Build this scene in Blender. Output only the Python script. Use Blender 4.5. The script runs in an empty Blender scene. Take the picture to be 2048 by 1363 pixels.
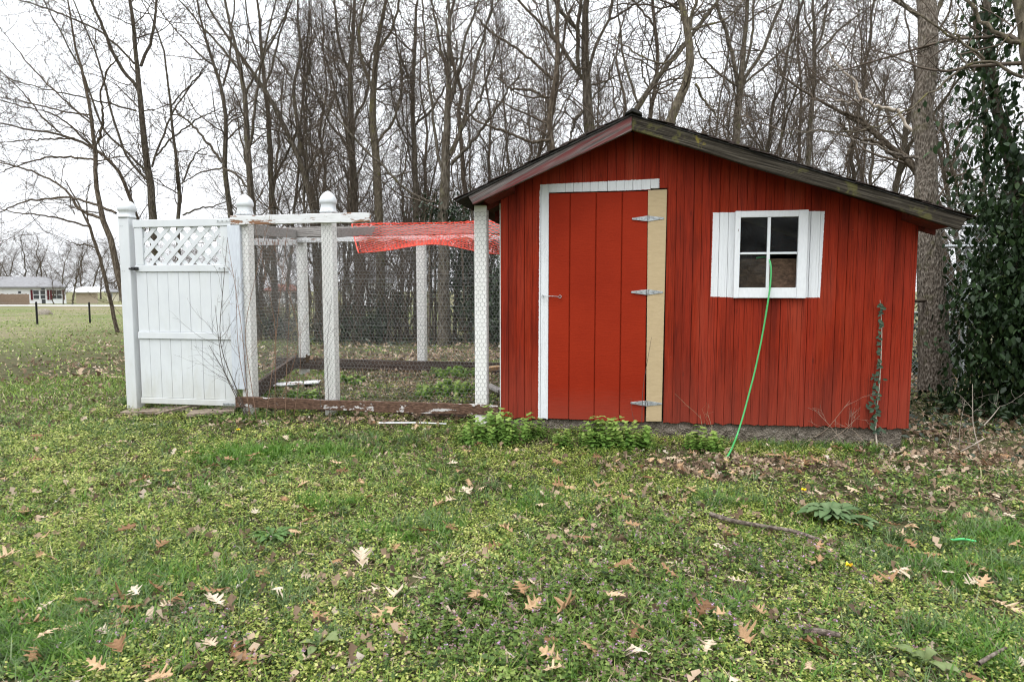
import bpy, math, random
import numpy as np
from mathutils import Vector

# ------------------------------------------------------------------ camera, world, sun, exposure
scene = bpy.context.scene
COL = scene.collection
EYE, FPX = 1.18, 1300.0
YAW, PITCH = math.radians(9.65), math.radians(4.57)
SUN_EL, SUN_AZ = math.radians(66), math.radians(205)      # azimuth measured clockwise from +Y: behind the camera, a little left

cam_data = bpy.data.cameras.new('camera')
cam = bpy.data.objects.new('camera', cam_data)
COL.objects.link(cam)
cam.location = (0, 0, EYE)
cam.rotation_euler = (math.radians(90) - PITCH, 0, YAW)
cam_data.sensor_width = 36
cam_data.lens = 36 * FPX / 2048
cam_data.clip_start, cam_data.clip_end = 0.05, 2000
cam_data.dof.use_dof = True
cam_data.dof.focus_distance = 5.0
cam_data.dof.aperture_fstop = 9
scene.camera = cam

world = bpy.data.worlds.new('World')
scene.world = world
world.use_nodes = True
wn = world.node_tree
bg = wn.nodes['Background']
sky = wn.nodes.new('ShaderNodeTexSky')
sky.sky_type = 'NISHITA'
sky.sun_disc = False
sky.sun_elevation = SUN_EL
sky.sun_rotation = SUN_AZ
sky.dust_density = 6
sky.air_density = 1.5
hs = wn.nodes.new('ShaderNodeHueSaturation')
hs.inputs['Saturation'].default_value = 0.12
mixw = wn.nodes.new('ShaderNodeMix'); mixw.data_type = 'RGBA'
mixw.inputs[0].default_value = 0.8                                    # closed cloud deck over the clear sky
cn = wn.nodes.new('ShaderNodeTexNoise'); cn.inputs['Scale'].default_value = 2.2; cn.inputs['Detail'].default_value = 5
cr = wn.nodes.new('ShaderNodeValToRGB')
cr.color_ramp.elements[0].position = 0.3; cr.color_ramp.elements[0].color = (0.87, 0.90, 0.95, 1)
cr.color_ramp.elements[1].position = 0.7; cr.color_ramp.elements[1].color = (0.97, 0.99, 1.02, 1)
cm = wn.nodes.new('ShaderNodeVectorMath'); cm.operation = 'SCALE'; cm.inputs['Scale'].default_value = 11.5
wn.links.new(sky.outputs[0], hs.inputs['Color'])
wn.links.new(hs.outputs[0], mixw.inputs[6])
wn.links.new(cn.outputs['Fac'], cr.inputs['Fac'])
wn.links.new(cr.outputs[0], cm.inputs[0])
tc = wn.nodes.new('ShaderNodeTexCoord'); sx = wn.nodes.new('ShaderNodeSeparateXYZ'); mr = wn.nodes.new('ShaderNodeMapRange')   # overcast sky: brighter towards the zenith
wn.links.new(tc.outputs['Generated'], sx.inputs[0]); wn.links.new(sx.outputs['Z'], mr.inputs['Value'])
mr.inputs['From Min'].default_value = 0; mr.inputs['From Max'].default_value = 1; mr.inputs['To Min'].default_value = 1.1; mr.inputs['To Max'].default_value = 2.8
ov = wn.nodes.new('ShaderNodeVectorMath'); ov.operation = 'SCALE'
wn.links.new(cm.outputs[0], ov.inputs[0]); wn.links.new(mr.outputs[0], ov.inputs['Scale'])
wn.links.new(ov.outputs[0], mixw.inputs[7])
wn.links.new(mixw.outputs[2], bg.inputs['Color'])
bg.inputs['Strength'].default_value = 0.11

sl = bpy.data.lights.new('sun', 'SUN')
sl.energy = 1.5
sl.angle = math.radians(35)
sl.color = (1, 0.985, 0.96)
sun = bpy.data.objects.new('sun', sl)
COL.objects.link(sun)
sdir = Vector((math.sin(SUN_AZ) * math.cos(SUN_EL), math.cos(SUN_AZ) * math.cos(SUN_EL), math.sin(SUN_EL)))
sun.rotation_euler = (-sdir).to_track_quat('-Z', 'Y').to_euler()
sun.location = (0, -5, 12)

vs = scene.view_settings
vs.view_transform = 'Standard'; vs.look = 'None'; vs.exposure = 0.14; vs.gamma = 1.0
vs.use_curve_mapping = False
cy = scene.cycles
cy.use_denoising = True; cy.filter_width = 1.15
cy.max_bounces = 5; cy.diffuse_bounces = 3; cy.glossy_bounces = 2; cy.transparent_max_bounces = 8; cy.transmission_bounces = 3
cy.caustics_reflective = False; cy.caustics_refractive = False

# ------------------------------------------------------------------ pixel and ground helpers
FWD = np.array([-math.sin(YAW) * math.cos(PITCH), math.cos(YAW) * math.cos(PITCH), -math.sin(PITCH)])
RGT = np.array([math.cos(YAW), math.sin(YAW), 0.0])
UPV = np.array([-math.sin(YAW) * math.sin(PITCH), math.cos(YAW) * math.sin(PITCH), math.cos(PITCH)])
ORG = np.array([0, 0, EYE])

def ray(px, py):
    return FWD + (px - 1024) / FPX * RGT + (681.5 - py) / FPX * UPV

def PD(px, py, d):
    return ORG + d * ray(px, py)

def W(px, py, Y):
    r = ray(px, py)
    p = ORG + r * (Y / r[1])
    return float(p[0]), float(p[2])

def sstep(v, a, b):
    t = np.clip((v - a) / (b - a), 0, 1)
    return t * t * (3 - 2 * t)

def wob(x, y, s, seed=0):
    a = seed * 1.7
    return (np.sin(x * s + 1.3 + a) * np.sin(y * s * 1.1 + 0.7 - a) + 0.6 * np.sin(x * s * 2.1 + y * s * 0.9 + 2 + a) * np.sin(y * s * 1.9 - x * s * 0.6 + a)
            + 0.4 * np.sin(x * s * 3.7 - y * s * 1.3 + a * 2) * np.sin(y * s * 4.1 + x * s * 0.8)) / 1.4

def gz(x, y):
    x = np.asarray(x, float); y = np.asarray(y, float)
    z = 0.11 * sstep(y, 4.4, 5.8) * sstep(-x, -0.3, 1.0)
    z = z + 0.07 * sstep(y, 5.4, 6.2) * sstep(-x, -0.4, 0.4) * (1 - sstep(-x, 3.0, 4.2))
    z = z - 0.03 * np.clip(y - 7.5, 0, 22) - 0.0085 * np.clip(y - 29.5, 0, 75)
    near = 1 - sstep(np.hypot(x, y), 10, 22)
    z = z + near * (0.016 * wob(x, y, 2.3) + 0.007 * wob(x, y, 7.1, 3))
    return z

def G(px, py):
    r = ray(px, py)
    t = np.linspace(1, 160, 6000)
    p = ORG[None] + t[:, None] * r[None]
    below = p[:, 2] < gz(p[:, 0], p[:, 1])
    i = int(np.argmax(below)) if below.any() else len(t) - 1
    return float(p[i, 0]), float(p[i, 1]), float(gz(p[i, 0], p[i, 1]))

# ------------------------------------------------------------------ material helpers
class Mat:
    def __init__(s, name, rough=0.75, spec=0.3):
        s.m = bpy.data.materials.new(name); s.m.use_nodes = True
        s.t = s.m.node_tree; s.b = s.t.nodes['Principled BSDF']
        s.b.inputs['Roughness'].default_value = rough
        s.b.inputs['Specular IOR Level'].default_value = spec
    def n(s, kind, **kw):
        nd = s.t.nodes.new(kind)
        for k, v in kw.items(): setattr(nd, k, v)
        return nd
    def put(s, sock, v):
        if v is None: return
        if hasattr(v, 'node'): s.t.links.new(v, sock)
        else:
            if isinstance(v, tuple) and len(v) == 3 and sock.type == 'RGBA': v = (*v, 1)
            sock.default_value = v
    def pos(s): return s.n('ShaderNodeNewGeometry').outputs['Position']
    def obj(s): return s.n('ShaderNodeTexCoord').outputs['Object']
    def rnd(s): return s.n('ShaderNodeObjectInfo').outputs['Random']
    def attr(s, name='rnd'): return s.n('ShaderNodeAttribute', attribute_name=name).outputs['Fac']
    def scale(s, v, sc, off=None):
        nd = s.n('ShaderNodeMapping'); s.put(nd.inputs['Vector'], v); nd.inputs['Scale'].default_value = sc
        if off is not None: s.put(nd.inputs['Location'], off)
        return nd.outputs[0]
    def noise(s, vec, scale=5, detail=4, rough=0.6, dist=0.0):
        nd = s.n('ShaderNodeTexNoise'); s.put(nd.inputs['Vector'], vec)
        nd.inputs['Scale'].default_value = scale; nd.inputs['Detail'].default_value = detail
        nd.inputs['Roughness'].default_value = rough; nd.inputs['Distortion'].default_value = dist
        return nd.outputs['Fac']
    def voro(s, vec, scale=5, feature='F1'):
        nd = s.n('ShaderNodeTexVoronoi', feature=feature); s.put(nd.inputs['Vector'], vec); nd.inputs['Scale'].default_value = scale
        return nd.outputs['Distance']
    def ramp(s, fac, stops, interp='LINEAR'):
        nd = s.n('ShaderNodeValToRGB'); nd.color_ramp.interpolation = interp
        el = nd.color_ramp.elements
        while len(el) < len(stops): el.new(0.5)
        for e, (p, c) in zip(el, stops):
            e.position = p; e.color = (*c, 1) if isinstance(c, tuple) else (c, c, c, 1)
        s.put(nd.inputs['Fac'], fac)
        return nd.outputs['Color']
    def mix(s, fac, a, b, blend='MIX'):
        nd = s.n('ShaderNodeMix', data_type='RGBA', blend_type=blend)
        s.put(nd.inputs[0], fac); s.put(nd.inputs[6], a); s.put(nd.inputs[7], b)
        return nd.outputs[2]
    def math(s, op, a, b=None, clamp=False):
        nd = s.n('ShaderNodeMath', operation=op, use_clamp=clamp)
        s.put(nd.inputs[0], a)
        if b is not None: s.put(nd.inputs[1], b)
        return nd.outputs[0]
    def con(s, f, k=2.0):
        return s.math('ADD', s.math('MULTIPLY', s.math('SUBTRACT', f, 0.5), k), 0.5, clamp=True)
    def sep(s, v):
        nd = s.n('ShaderNodeSeparateXYZ'); s.put(nd.inputs[0], v); return nd.outputs
    def color(s, c): s.put(s.b.inputs['Base Color'], c); return s
    def bump(s, h, strength=0.3, dist=0.01):
        nd = s.n('ShaderNodeBump'); nd.inputs['Strength'].default_value = strength; nd.inputs['Distance'].default_value = dist
        s.put(nd.inputs['Height'], h); s.t.links.new(nd.outputs[0], s.b.inputs['Normal']); return s
    def translucent(s, col, f=0.3):
        tr = s.n('ShaderNodeBsdfTranslucent'); s.put(tr.inputs['Color'], col)
        mx = s.n('ShaderNodeMixShader'); mx.inputs[0].default_value = f
        s.t.links.new(s.b.outputs[0], mx.inputs[1]); s.t.links.new(tr.outputs[0], mx.inputs[2])
        s.t.links.new(mx.outputs[0], s.t.nodes['Material Output'].inputs['Surface'])
        return s

# ------------------------------------------------------------------ mesh helpers
def link(o, parent=None):
    COL.objects.link(o)
    if parent is not None: o.parent = parent
    return o

def tag(o, label=None, cat=None, group=None, kind=None):
    if label: o['label'] = label
    if cat: o['category'] = cat
    if group: o['group'] = group
    if kind: o['kind'] = kind
    return o

def empty(name, loc=(0, 0, 0)):
    o = bpy.data.objects.new(name, None); o.location = loc; o.empty_display_size = 0.1
    return link(o)

def child_fix(o, parent):
    """mesh coordinates are world coordinates: keep them there under an empty that stands elsewhere"""
    o.parent = parent
    o.matrix_parent_inverse.identity()
    o.location = o.location - parent.location

def big(name, V, F, mat, parent=None, rnd=None, smooth=False):
    V = np.ascontiguousarray(V, np.float32).reshape(-1, 3); F = np.ascontiguousarray(F, np.int32).reshape(-1, 3)
    me = bpy.data.meshes.new(name)
    me.vertices.add(len(V)); me.vertices.foreach_set('co', V.ravel())
    me.loops.add(F.size); me.loops.foreach_set('vertex_index', F.ravel())
    me.polygons.add(len(F)); me.polygons.foreach_set('loop_start', np.arange(0, F.size, 3, dtype=np.int32))
    if smooth: me.polygons.foreach_set('use_smooth', np.ones(len(F), bool))
    if rnd is not None:
        a = me.attributes.new('rnd', 'FLOAT', 'POINT'); a.data.foreach_set('value', np.ascontiguousarray(rnd, np.float32))
    me.update(calc_edges=True)
    if mat: me.materials.append(mat)
    o = bpy.data.objects.new(name, me); link(o)
    if parent is not None: child_fix(o, parent)
    return o

def small(name, verts, faces, mat, parent=None, bevel=0, smooth=False, seg=1):
    me = bpy.data.meshes.new(name)
    me.from_pydata([tuple(map(float, v)) for v in verts], [], faces); me.update()
    if mat: me.materials.append(mat)
    if smooth:
        me.polygons.foreach_set('use_smooth', np.ones(len(me.polygons), bool))
    o = bpy.data.objects.new(name, me); link(o)
    if bevel:
        b = o.modifiers.new('bevel', 'BEVEL'); b.width = bevel; b.segments = seg; b.limit_method = 'ANGLE'; b.angle_limit = math.radians(40)
    if parent is not None: child_fix(o, parent)
    return o

def prism(outline, y0, y1):
    """outline in (x, z), counter-clockwise seen from -Y, extruded from y0 to y1"""
    n = len(outline)
    v = [(x, y0, z) for x, z in outline] + [(x, y1, z) for x, z in outline]
    f = [tuple(range(n)), tuple(range(2 * n - 1, n - 1, -1))]
    f += [(i, i + n, (i + 1) % n + n, (i + 1) % n) for i in range(n)]
    return v, f

def boxvf(x0, x1, y0, y1, z0, z1):
    return prism([(x0, z0), (x1, z0), (x1, z1), (x0, z1)], y0, y1)

def join(*vfs):
    V, F = [], []
    for v, f in vfs:
        o = len(V); V += list(v); F += [tuple(i + o for i in q) for q in f]
    return V, F

def beam(a, b, w, h):
    """a bar from a to b, w across, h up"""
    a = Vector(a); b = Vector(b); t = (b - a).normalized()
    up = Vector((0, 0, 1)) if abs(t.z) < 0.9 else Vector((0, 1, 0))
    s = t.cross(up).normalized(); u = s.cross(t).normalized()
    v = []
    for p in (a, b):
        for i, j in ((-1, -1), (1, -1), (1, 1), (-1, 1)): v.append(p + s * (i * w / 2) + u * (j * h / 2))
    f = [(3, 2, 1, 0), (4, 5, 6, 7)] + [(i, (i + 1) % 4, (i + 1) % 4 + 4, i + 4) for i in range(4)]
    return [tuple(x) for x in v], f

def tubes(P, R, k=3):
    P = np.asarray(P, float); R = np.asarray(R, float)
    N, n, _ = P.shape
    T = np.gradient(P, axis=1)
    T /= np.linalg.norm(T, axis=2, keepdims=True) + 1e-9
    mean = np.abs(T.mean(1))
    ref = np.where((mean[:, 2] > 0.8)[:, None], np.array([1.0, 0, 0]), np.array([0, 0, 1.0]))
    B1 = np.cross(T, ref[:, None, :]); B1 /= np.linalg.norm(B1, axis=2, keepdims=True) + 1e-9
    B2 = np.cross(T, B1)
    a = np.arange(k) * 2 * np.pi / k
    ring = P[:, :, None] + R[:, :, None, None] * (np.cos(a)[None, None, :, None] * B1[:, :, None] + np.sin(a)[None, None, :, None] * B2[:, :, None])
    V = ring.reshape(-1, 3)
    base = (np.arange(N)[:, None, None] * n + np.arange(n - 1)[None, :, None]) * k
    i = np.arange(k)[None, None, :]; j = (i + 1) % k
    A, B, C, D_ = base + i, base + j, base + k + j, base + k + i
    F = np.stack([np.stack([A, B, C], -1), np.stack([A, C, D_], -1)], 3).reshape(-1, 3)
    return V, F

def joinbig(parts):
    V, F, o = [], [], 0
    for v, f in parts:
        V.append(v); F.append(f + o); o += len(v)
    return np.concatenate(V), np.concatenate(F)

def path(pts, n):
    """smooth resample of a polyline with any number of columns"""
    p = np.asarray(pts, float)
    s = np.r_[0, np.cumsum(np.linalg.norm(np.diff(p[:, :3], axis=0), axis=1))]
    q = np.linspace(0, s[-1], n)
    o = np.stack([np.interp(q, s, p[:, i]) for i in range(p.shape[1])], 1)
    for _ in range(2):
        o[1:-1] = (o[:-2] + 2 * o[1:-1] + o[2:]) / 4
    return o

def tubeobj(name, pts, radii, mat, parent=None, k=8, n=None):
    n = n or max(8, 3 * len(pts))
    r = np.full(len(pts), radii) if np.isscalar(radii) else np.asarray(radii)
    p = path(np.c_[np.asarray(pts, float), r], n)
    V, F = tubes(p[None, :, :3], p[None, :, 3], k)
    return big(name, V, F, mat, parent, smooth=True)

def grow(P, R, count, rng, L, rf, ang, tr, n, up=0.1, wig=0.12, rmin=0.003, out=None):
    N, n0, _ = P.shape
    idx = np.repeat(np.arange(N), count); M = len(idx)
    if M == 0: return np.zeros((0, n, 3)), np.zeros((0, n))
    t = rng.uniform(tr[0], tr[1], M); f = t * (n0 - 1.001); i = f.astype(int); a = (f - i)[:, None]
    p = P[idx, i] * (1 - a) + P[idx, i + 1] * a
    T = P[idx, i + 1] - P[idx, i]; T /= np.linalg.norm(T, axis=1, keepdims=True) + 1e-9
    r0 = R[idx, i] * (1 - a[:, 0]) + R[idx, i + 1] * a[:, 0]
    v = rng.normal(size=(M, 3)); v -= (v * T).sum(1, keepdims=True) * T; v /= np.linalg.norm(v, axis=1, keepdims=True) + 1e-9
    an = rng.uniform(ang[0], ang[1], M)[:, None]
    d = np.cos(an) * T + np.sin(an) * v
    ln = rng.uniform(L[0], L[1], M)
    Q = np.zeros((M, n, 3)); Q[:, 0] = p
    for s in range(1, n):
        d = d + rng.normal(size=(M, 3)) * wig + np.array([0, 0, up]); d /= np.linalg.norm(d, axis=1, keepdims=True)
        Q[:, s] = Q[:, s - 1] + d * (ln / (n - 1))[:, None]
    r = np.clip(r0 * rf, rmin, None)
    RR = np.maximum(r[:, None] * np.linspace(1, 0.25, n)[None], rmin * 0.6)
    return Q, RR

def scatter(tmpl, pos, yaw, tilt, roll, sc):
    """copies of one small template as plain arrays: tilt about X, roll about Y, then yaw about Z"""
    tv, tf = tmpl; N = len(pos)
    sc = np.asarray(sc, float)
    if sc.ndim == 1: sc = np.repeat(sc[:, None], 3, 1)
    v = tv[None] * sc[:, None, :]
    c, s = np.cos(roll)[:, None], np.sin(roll)[:, None]
    x, y, z = v[..., 0] * c + v[..., 2] * s, v[..., 1], -v[..., 0] * s + v[..., 2] * c
    c, s = np.cos(tilt)[:, None], np.sin(tilt)[:, None]
    y, z = y * c - z * s, y * s + z * c
    c, s = np.cos(yaw)[:, None], np.sin(yaw)[:, None]
    x, y = x * c - y * s, x * s + y * c
    V = np.stack([x, y, z], -1) + pos[:, None, :]
    F = tf[None] + (np.arange(N) * len(tv))[:, None, None]
    return V.reshape(-1, 3), F.reshape(-1, 3), len(tv)
# ------------------------------------------------------------------ materials of the built things
D = 5.17                                   # the shed's front wall is the plane y = D
def halfplanes(m, X, Z, corners, noise, amp):
    """1 inside the quad of (x, z) corners given clockwise, with an uneven brushed edge"""
    out = None
    n = len(corners); cx = sum(c[0] for c in corners) / n; cz = sum(c[1] for c in corners) / n
    for i in range(n):
        (x0, z0), (x1, z1) = corners[i], corners[(i + 1) % n]
        a, b = -(z1 - z0), (x1 - x0); l = math.hypot(a, b); a /= l; b /= l; c = -(a * x0 + b * z0)
        if a * cx + b * cz + c < 0: a, b, c = -a, -b, -c
        e = m.math('ADD', m.math('ADD', m.math('MULTIPLY', X, a), m.math('MULTIPLY', Z, b)), c)
        out = e if out is None else m.math('MINIMUM', out, e)
    e = m.math('ADD', out, m.math('MULTIPLY', m.math('SUBTRACT', noise, 0.5), amp))
    return m.math('MULTIPLY', e, 700, clamp=True)

def quad_px(*pts): return [W(x, y, D) for x, y in pts]
PAINT = [quad_px((1080, 369), (1319, 357), (1319, 378), (1080, 389)),
         quad_px((1079, 380), (1098, 380), (1098, 838), (1076, 836)),
         quad_px((1426, 425), (1475, 424), (1478, 595), (1421, 593)),
         quad_px((1605, 422), (1650, 422), (1640, 595), (1600, 595))]

def grain_tools(m, sc=(30, 30, 1.1), rot=0.0):
    p = m.pos(); r = m.rnd()
    if rot:
        vr = m.n('ShaderNodeVectorRotate', rotation_type='Y_AXIS'); m.put(vr.inputs['Vector'], p); vr.inputs['Angle'].default_value = rot; p = vr.outputs[0]
    cb = m.n('ShaderNodeCombineXYZ'); m.put(cb.inputs[0], m.math('MULTIPLY', r, 37)); m.put(cb.inputs[2], m.math('MULTIPLY', r, 91))
    v = m.scale(p, sc, cb.outputs[0])
    return p, r, v

def make_siding():
    m = Mat('red_siding_paint', 0.75, 0.06)
    p, r, v = grain_tools(m)
    g = m.con(m.noise(v, 4, 8, 0.7), 1.7); g2 = m.noise(v, 14, 4, 0.6)
    big_ = m.noise(p, 1.1, 3)
    c = m.ramp(g, [(0.1, (0.115, 0.012, 0.005)), (0.5, (0.228, 0.0215, 0.0070)), (0.9, (0.290, 0.034, 0.0125))])
    c = m.mix(m.math('MULTIPLY', r, 0.35), c, (0.23, 0.022, 0.014))
    c = m.mix(m.ramp(big_, [(0.35, 0.0), (0.75, 0.35)]), c, (0.35, 0.045, 0.028))
    fade = m.noise(m.scale(p, (5, 5, 0.7)), 1.0, 4, 0.6)
    c = m.mix(m.ramp(fade, [(0.50, 0.0), (0.72, 0.55)]), c, (0.30, 0.055, 0.030))
    c = m.mix(m.ramp(fade, [(0.30, 0.8), (0.48, 0.0)]), c, (0.10, 0.013, 0.0075))
    X, Y, Z = m.sep(p)
    # weathered cracks, knots and splash dirt near the bottom edge
    crack = m.ramp(m.noise(m.scale(v, (1.6, 1.6, 0.42)), 5, 5, 0.62), [(0.565, 0.0), (0.63, 1.0)])
    c = m.mix(m.math('MULTIPLY', crack, 0.7), c, (0.05, 0.010, 0.008))
    kn = m.ramp(m.voro(m.scale(p, (9, 9, 2.6), None), 1.0), [(0.03, 1.0), (0.075, 0.0)])
    c = m.mix(m.math('MULTIPLY', kn, 0.6), c, (0.07, 0.012, 0.009))
    low = m.math('SUBTRACT', m.math('ADD', 0.55, m.math('MULTIPLY', g, 0.35)), Z)
    c = m.mix(m.math('MULTIPLY', low, 0.55, clamp=True), c, (0.20, 0.060, 0.042))
    chip = m.ramp(m.noise(m.scale(p, (60, 60, 22)), 1.0, 3, 0.7), [(0.74, 0.0), (0.77, 1.0)])
    c = m.mix(m.math('MULTIPLY', chip, 0.7), c, (0.34, 0.22, 0.17))
    edge = m.noise(m.scale(p, (1, 1, 1)), 95, 3, 0.7)
    mask = None
    for q in PAINT:
        k = halfplanes(m, X, Z, q, edge, 0.014); mask = k if mask is None else m.math('MAXIMUM', mask, k)
    wn_ = m.noise(v, 9, 6, 0.7)
    w = m.ramp(wn_, [(0.2, (0.52, 0.53, 0.54)), (0.45, (0.68, 0.70, 0.72)), (0.9, (0.74, 0.76, 0.78))])
    flake = m.ramp(m.noise(m.scale(p, (70, 70, 16)), 1.0, 5, 0.75), [(0.66, 0.0), (0.70, 1.0)])
    w = m.mix(m.math('MULTIPLY', flake, 0.8), w, (0.20, 0.15, 0.12))
    c = m.mix(mask, c, w)
    m.color(c).bump(m.math('ADD', m.math('ADD', g, m.math('MULTIPLY', g2, 0.5)), m.math('MULTIPLY', crack, -1.2)), 0.45, 0.004)
    return m.m

def make_door():
    m = Mat('red_door_paint', 0.66, 0.1)
    p, r, v = grain_tools(m, (1.5, 14, 14))
    g = m.noise(v, 9, 6, 0.7, 0.4); b = m.noise(p, 1.7, 3)
    c = m.ramp(b, [(0.3, (0.225, 0.0160, 0.0042)), (0.7, (0.280, 0.0225, 0.0060))])
    c = m.mix(m.ramp(g, [(0.55, 0.0), (0.8, 0.35)]), c, (0.19, 0.014, 0.007))
    X, Y, Z = m.sep(p)
    low = m.math('MULTIPLY', m.math('SUBTRACT', m.math('ADD', 0.28, m.math('MULTIPLY', g, 0.25)), Z), 2.2, clamp=True)
    c = m.mix(m.math('MULTIPLY', low, 0.6), c, (0.25, 0.070, 0.048))
    m.color(c).bump(g, 0.5, 0.004); return m.m

def make_paint(name, c0, c1, rough=0.6, sc=(3, 3, 3), flake=None, th=0.62, bump=0.15, grime=0.0):
    m = Mat(name, rough, 0.35)
    p, r, v = grain_tools(m, sc)
    g = m.noise(v, 6, 6, 0.65)
    c = m.ramp(g, [(0.3, c0), (0.7, c1)])
    h = g
    if flake:
        f = m.ramp(m.noise(v, 2.2, 7, 0.72), [(th, 0.0), (th + 0.02, 1.0)])
        wd = m.ramp(m.noise(m.scale(v, (1, 8, 8)), 6, 5, 0.7), [(0.3, flake[0]), (0.7, flake[1])])
        c = m.mix(f, c, wd); h = m.math('SUBTRACT', g, f)
    if grime:
        X, Y, Z = m.sep(m.pos()); gn = m.noise(m.scale(m.pos(), (5, 5, 1.6)), 1.6, 6, 0.7)
        lowg = m.math('MULTIPLY', m.math('SUBTRACT', m.math('ADD', 0.1, m.math('MULTIPLY', gn, 0.75)), Z), 1.6, clamp=True)
        c = m.mix(m.math('MULTIPLY', lowg, grime), c, (0.33, 0.31, 0.22))
        c = m.mix(m.math('MULTIPLY', m.ramp(gn, [(0.5, 0.0), (0.75, 1.0)]), grime * 0.35), c, (0.42, 0.43, 0.37))
    m.color(c).bump(h, bump, 0.004); return m.m

def make_wood(name, stops, sc, rough=0.85, patch=None, spots=None, rot=0.0):
    m = Mat(name, rough, 0.2)
    p, r, v = grain_tools(m, sc, rot)
    g = m.con(m.noise(v, 6, 8, 0.72, 0.3), 2.0)
    c = m.ramp(g, stops)
    if patch:
        col, lo, hi = patch
        k = m.ramp(m.noise(m.scale(v, (1, 0.6, 0.6)), 2.4, 6, 0.7), [(lo, 0.0), (hi, 1.0)])
        c = m.mix(m.math('MULTIPLY', k, 0.8), c, col)
    if spots:
        for col, scl, lo in spots:
            k = m.ramp(m.noise(p, scl, 5, 0.7), [(lo, 0.0), (lo + 0.05, 1.0)])
            c = m.mix(m.math('MULTIPLY', k, 0.8), c, col)
    m.color(c).bump(g, 0.7, 0.006); return m.m

SIDING, DOOR = make_siding(), make_door()
TAN = make_paint('tan_paint', (0.40, 0.305, 0.175), (0.46, 0.355, 0.21), 0.6, (3, 12, 12), bump=0.3)
WHITE_SASH = make_paint('white_sash_paint', (0.64, 0.66, 0.68), (0.72, 0.74, 0.76), 0.5, (10, 10, 3), ((0.09, 0.06, 0.045), (0.3, 0.25, 0.2)), 0.68)
WHITE_PEEL = make_paint('peeling_white_paint', (0.58, 0.59, 0.59), (0.70, 0.71, 0.72), 0.7, (2.0, 7, 9), ((0.12, 0.055, 0.028), (0.32, 0.17, 0.095)), 0.545, 0.6)
WHITE_POST = make_paint('worn_white_paint', (0.74, 0.735, 0.71), (0.82, 0.815, 0.80), 0.6, (12, 12, 2.5), ((0.16, 0.14, 0.13), (0.4, 0.38, 0.36)), 0.66, 0.4, grime=0.5)
VINYL = make_paint('white_vinyl', (0.565, 0.59, 0.61), (0.62, 0.645, 0.66), 0.42, (1.2, 1.2, 0.8), bump=0.02, grime=0.55)
GREY_PAINT = make_paint('bluish_grey_old_paint', (0.48, 0.51, 0.56), (0.62, 0.66, 0.71), 0.7, (14, 14, 1.6), ((0.2, 0.19, 0.18), (0.38, 0.37, 0.36)), 0.62, 0.5)
SILL = make_wood('weathered_sill_board', [(0.3, (0.055, 0.032, 0.022)), (0.6, (0.13, 0.075, 0.05)), (0.8, (0.2, 0.13, 0.095))], (4, 12, 14), patch=((0.62, 0.61, 0.6), 0.585, 0.60))
GREYWOOD = make_wood('weathered_grey_wood', [(0.25, (0.11, 0.10, 0.09)), (0.5, (0.27, 0.255, 0.24)), (0.8, (0.42, 0.40, 0.38))], (0.9, 14, 14))
DARKWOOD = make_wood('damp_dark_wood', [(0.25, (0.028, 0.02, 0.016)), (0.6, (0.085, 0.06, 0.048)), (0.85, (0.15, 0.12, 0.10))], (0.9, 12, 12))
RAKE_L = make_wood('worn_red_grey_board', [(0.15, (0.03, 0.024, 0.022)), (0.5, (0.135, 0.115, 0.11)), (0.85, (0.27, 0.245, 0.235))], (0.45, 14, 17), patch=((0.15, 0.030, 0.030), 0.47, 0.58), rot=math.radians(27))
RAKE_R = make_wood('mossy_grey_board', [(0.2, (0.008, 0.0065, 0.005)), (0.5, (0.034, 0.028, 0.020)), (0.85, (0.105, 0.092, 0.072))], (0.45, 16, 18), rot=math.radians(-17),
                   spots=[((0.17, 0.14, 0.025), 9, 0.66), ((0.50, 0.50, 0.46), 34, 0.70), ((0.09, 0.085, 0.03), 3, 0.56)])
SHINGLE = make_wood('old_asphalt_shingle', [(0.3, (0.028, 0.022, 0.02)), (0.6, (0.075, 0.055, 0.05)), (0.85, (0.13, 0.10, 0.095))], (14, 14, 14), 0.95,
                    spots=[((0.42, 0.40, 0.38), 40, 0.72)])
ROOFFELT = make_wood('black_roof_edge', [(0.3, (0.012, 0.012, 0.011)), (0.8, (0.05, 0.047, 0.042))], (6, 6, 6), 0.9)
REDTRIM = make_wood('dark_red_trim', [(0.3, (0.07, 0.012, 0.008)), (0.8, (0.19, 0.03, 0.02))], (6, 6, 6), 0.8)
RAWWOOD = make_wood('fresh_lumber', [(0.3, (0.40, 0.26, 0.14)), (0.8, (0.60, 0.42, 0.25))], (1, 12, 12))
BROWNBOARD = make_wood('brown_hardboard', [(0.2, (0.06, 0.04, 0.028)), (0.8, (0.19, 0.12, 0.08))], (4, 9, 9))
def simple(name, c, rough=0.6, spec=0.3, metal=0.0, var=0.25, sc=18, bump=0):
    m = Mat(name, rough, spec); m.b.inputs['Metallic'].default_value = metal
    n = m.noise(m.pos(), sc, 4)
    m.color(m.ramp(n, [(0.3, tuple(x * (1 - var) for x in c)), (0.7, tuple(min(1, x * (1 + var)) for x in c))]))
    if bump: m.bump(n, bump, 0.01)
    return m.m
GALV = simple('galvanised_steel', (0.36, 0.38, 0.39), 0.5, 0.5, 0.6, var=0.4, sc=60)
GALV_DULL = simple('dull_galvanised_wire', (0.34, 0.35, 0.36), 0.55, 0.5, 0.4)
CHICKEN = simple('chicken_wire', (0.19, 0.19, 0.185), 0.5, 0.4, 0.3)
BLACK = simple('black_plastic', (0.012, 0.012, 0.013), 0.4, 0.4)
LEAKSTOP = simple('leak_stop_black', (0.03, 0.025, 0.022), 0.9, 0.1)  # near-black for the added backing that stops light between the boards
HOSE = simple('green_hose', (0.065, 0.40, 0.12), 0.35, 0.5, var=0.1)
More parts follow.
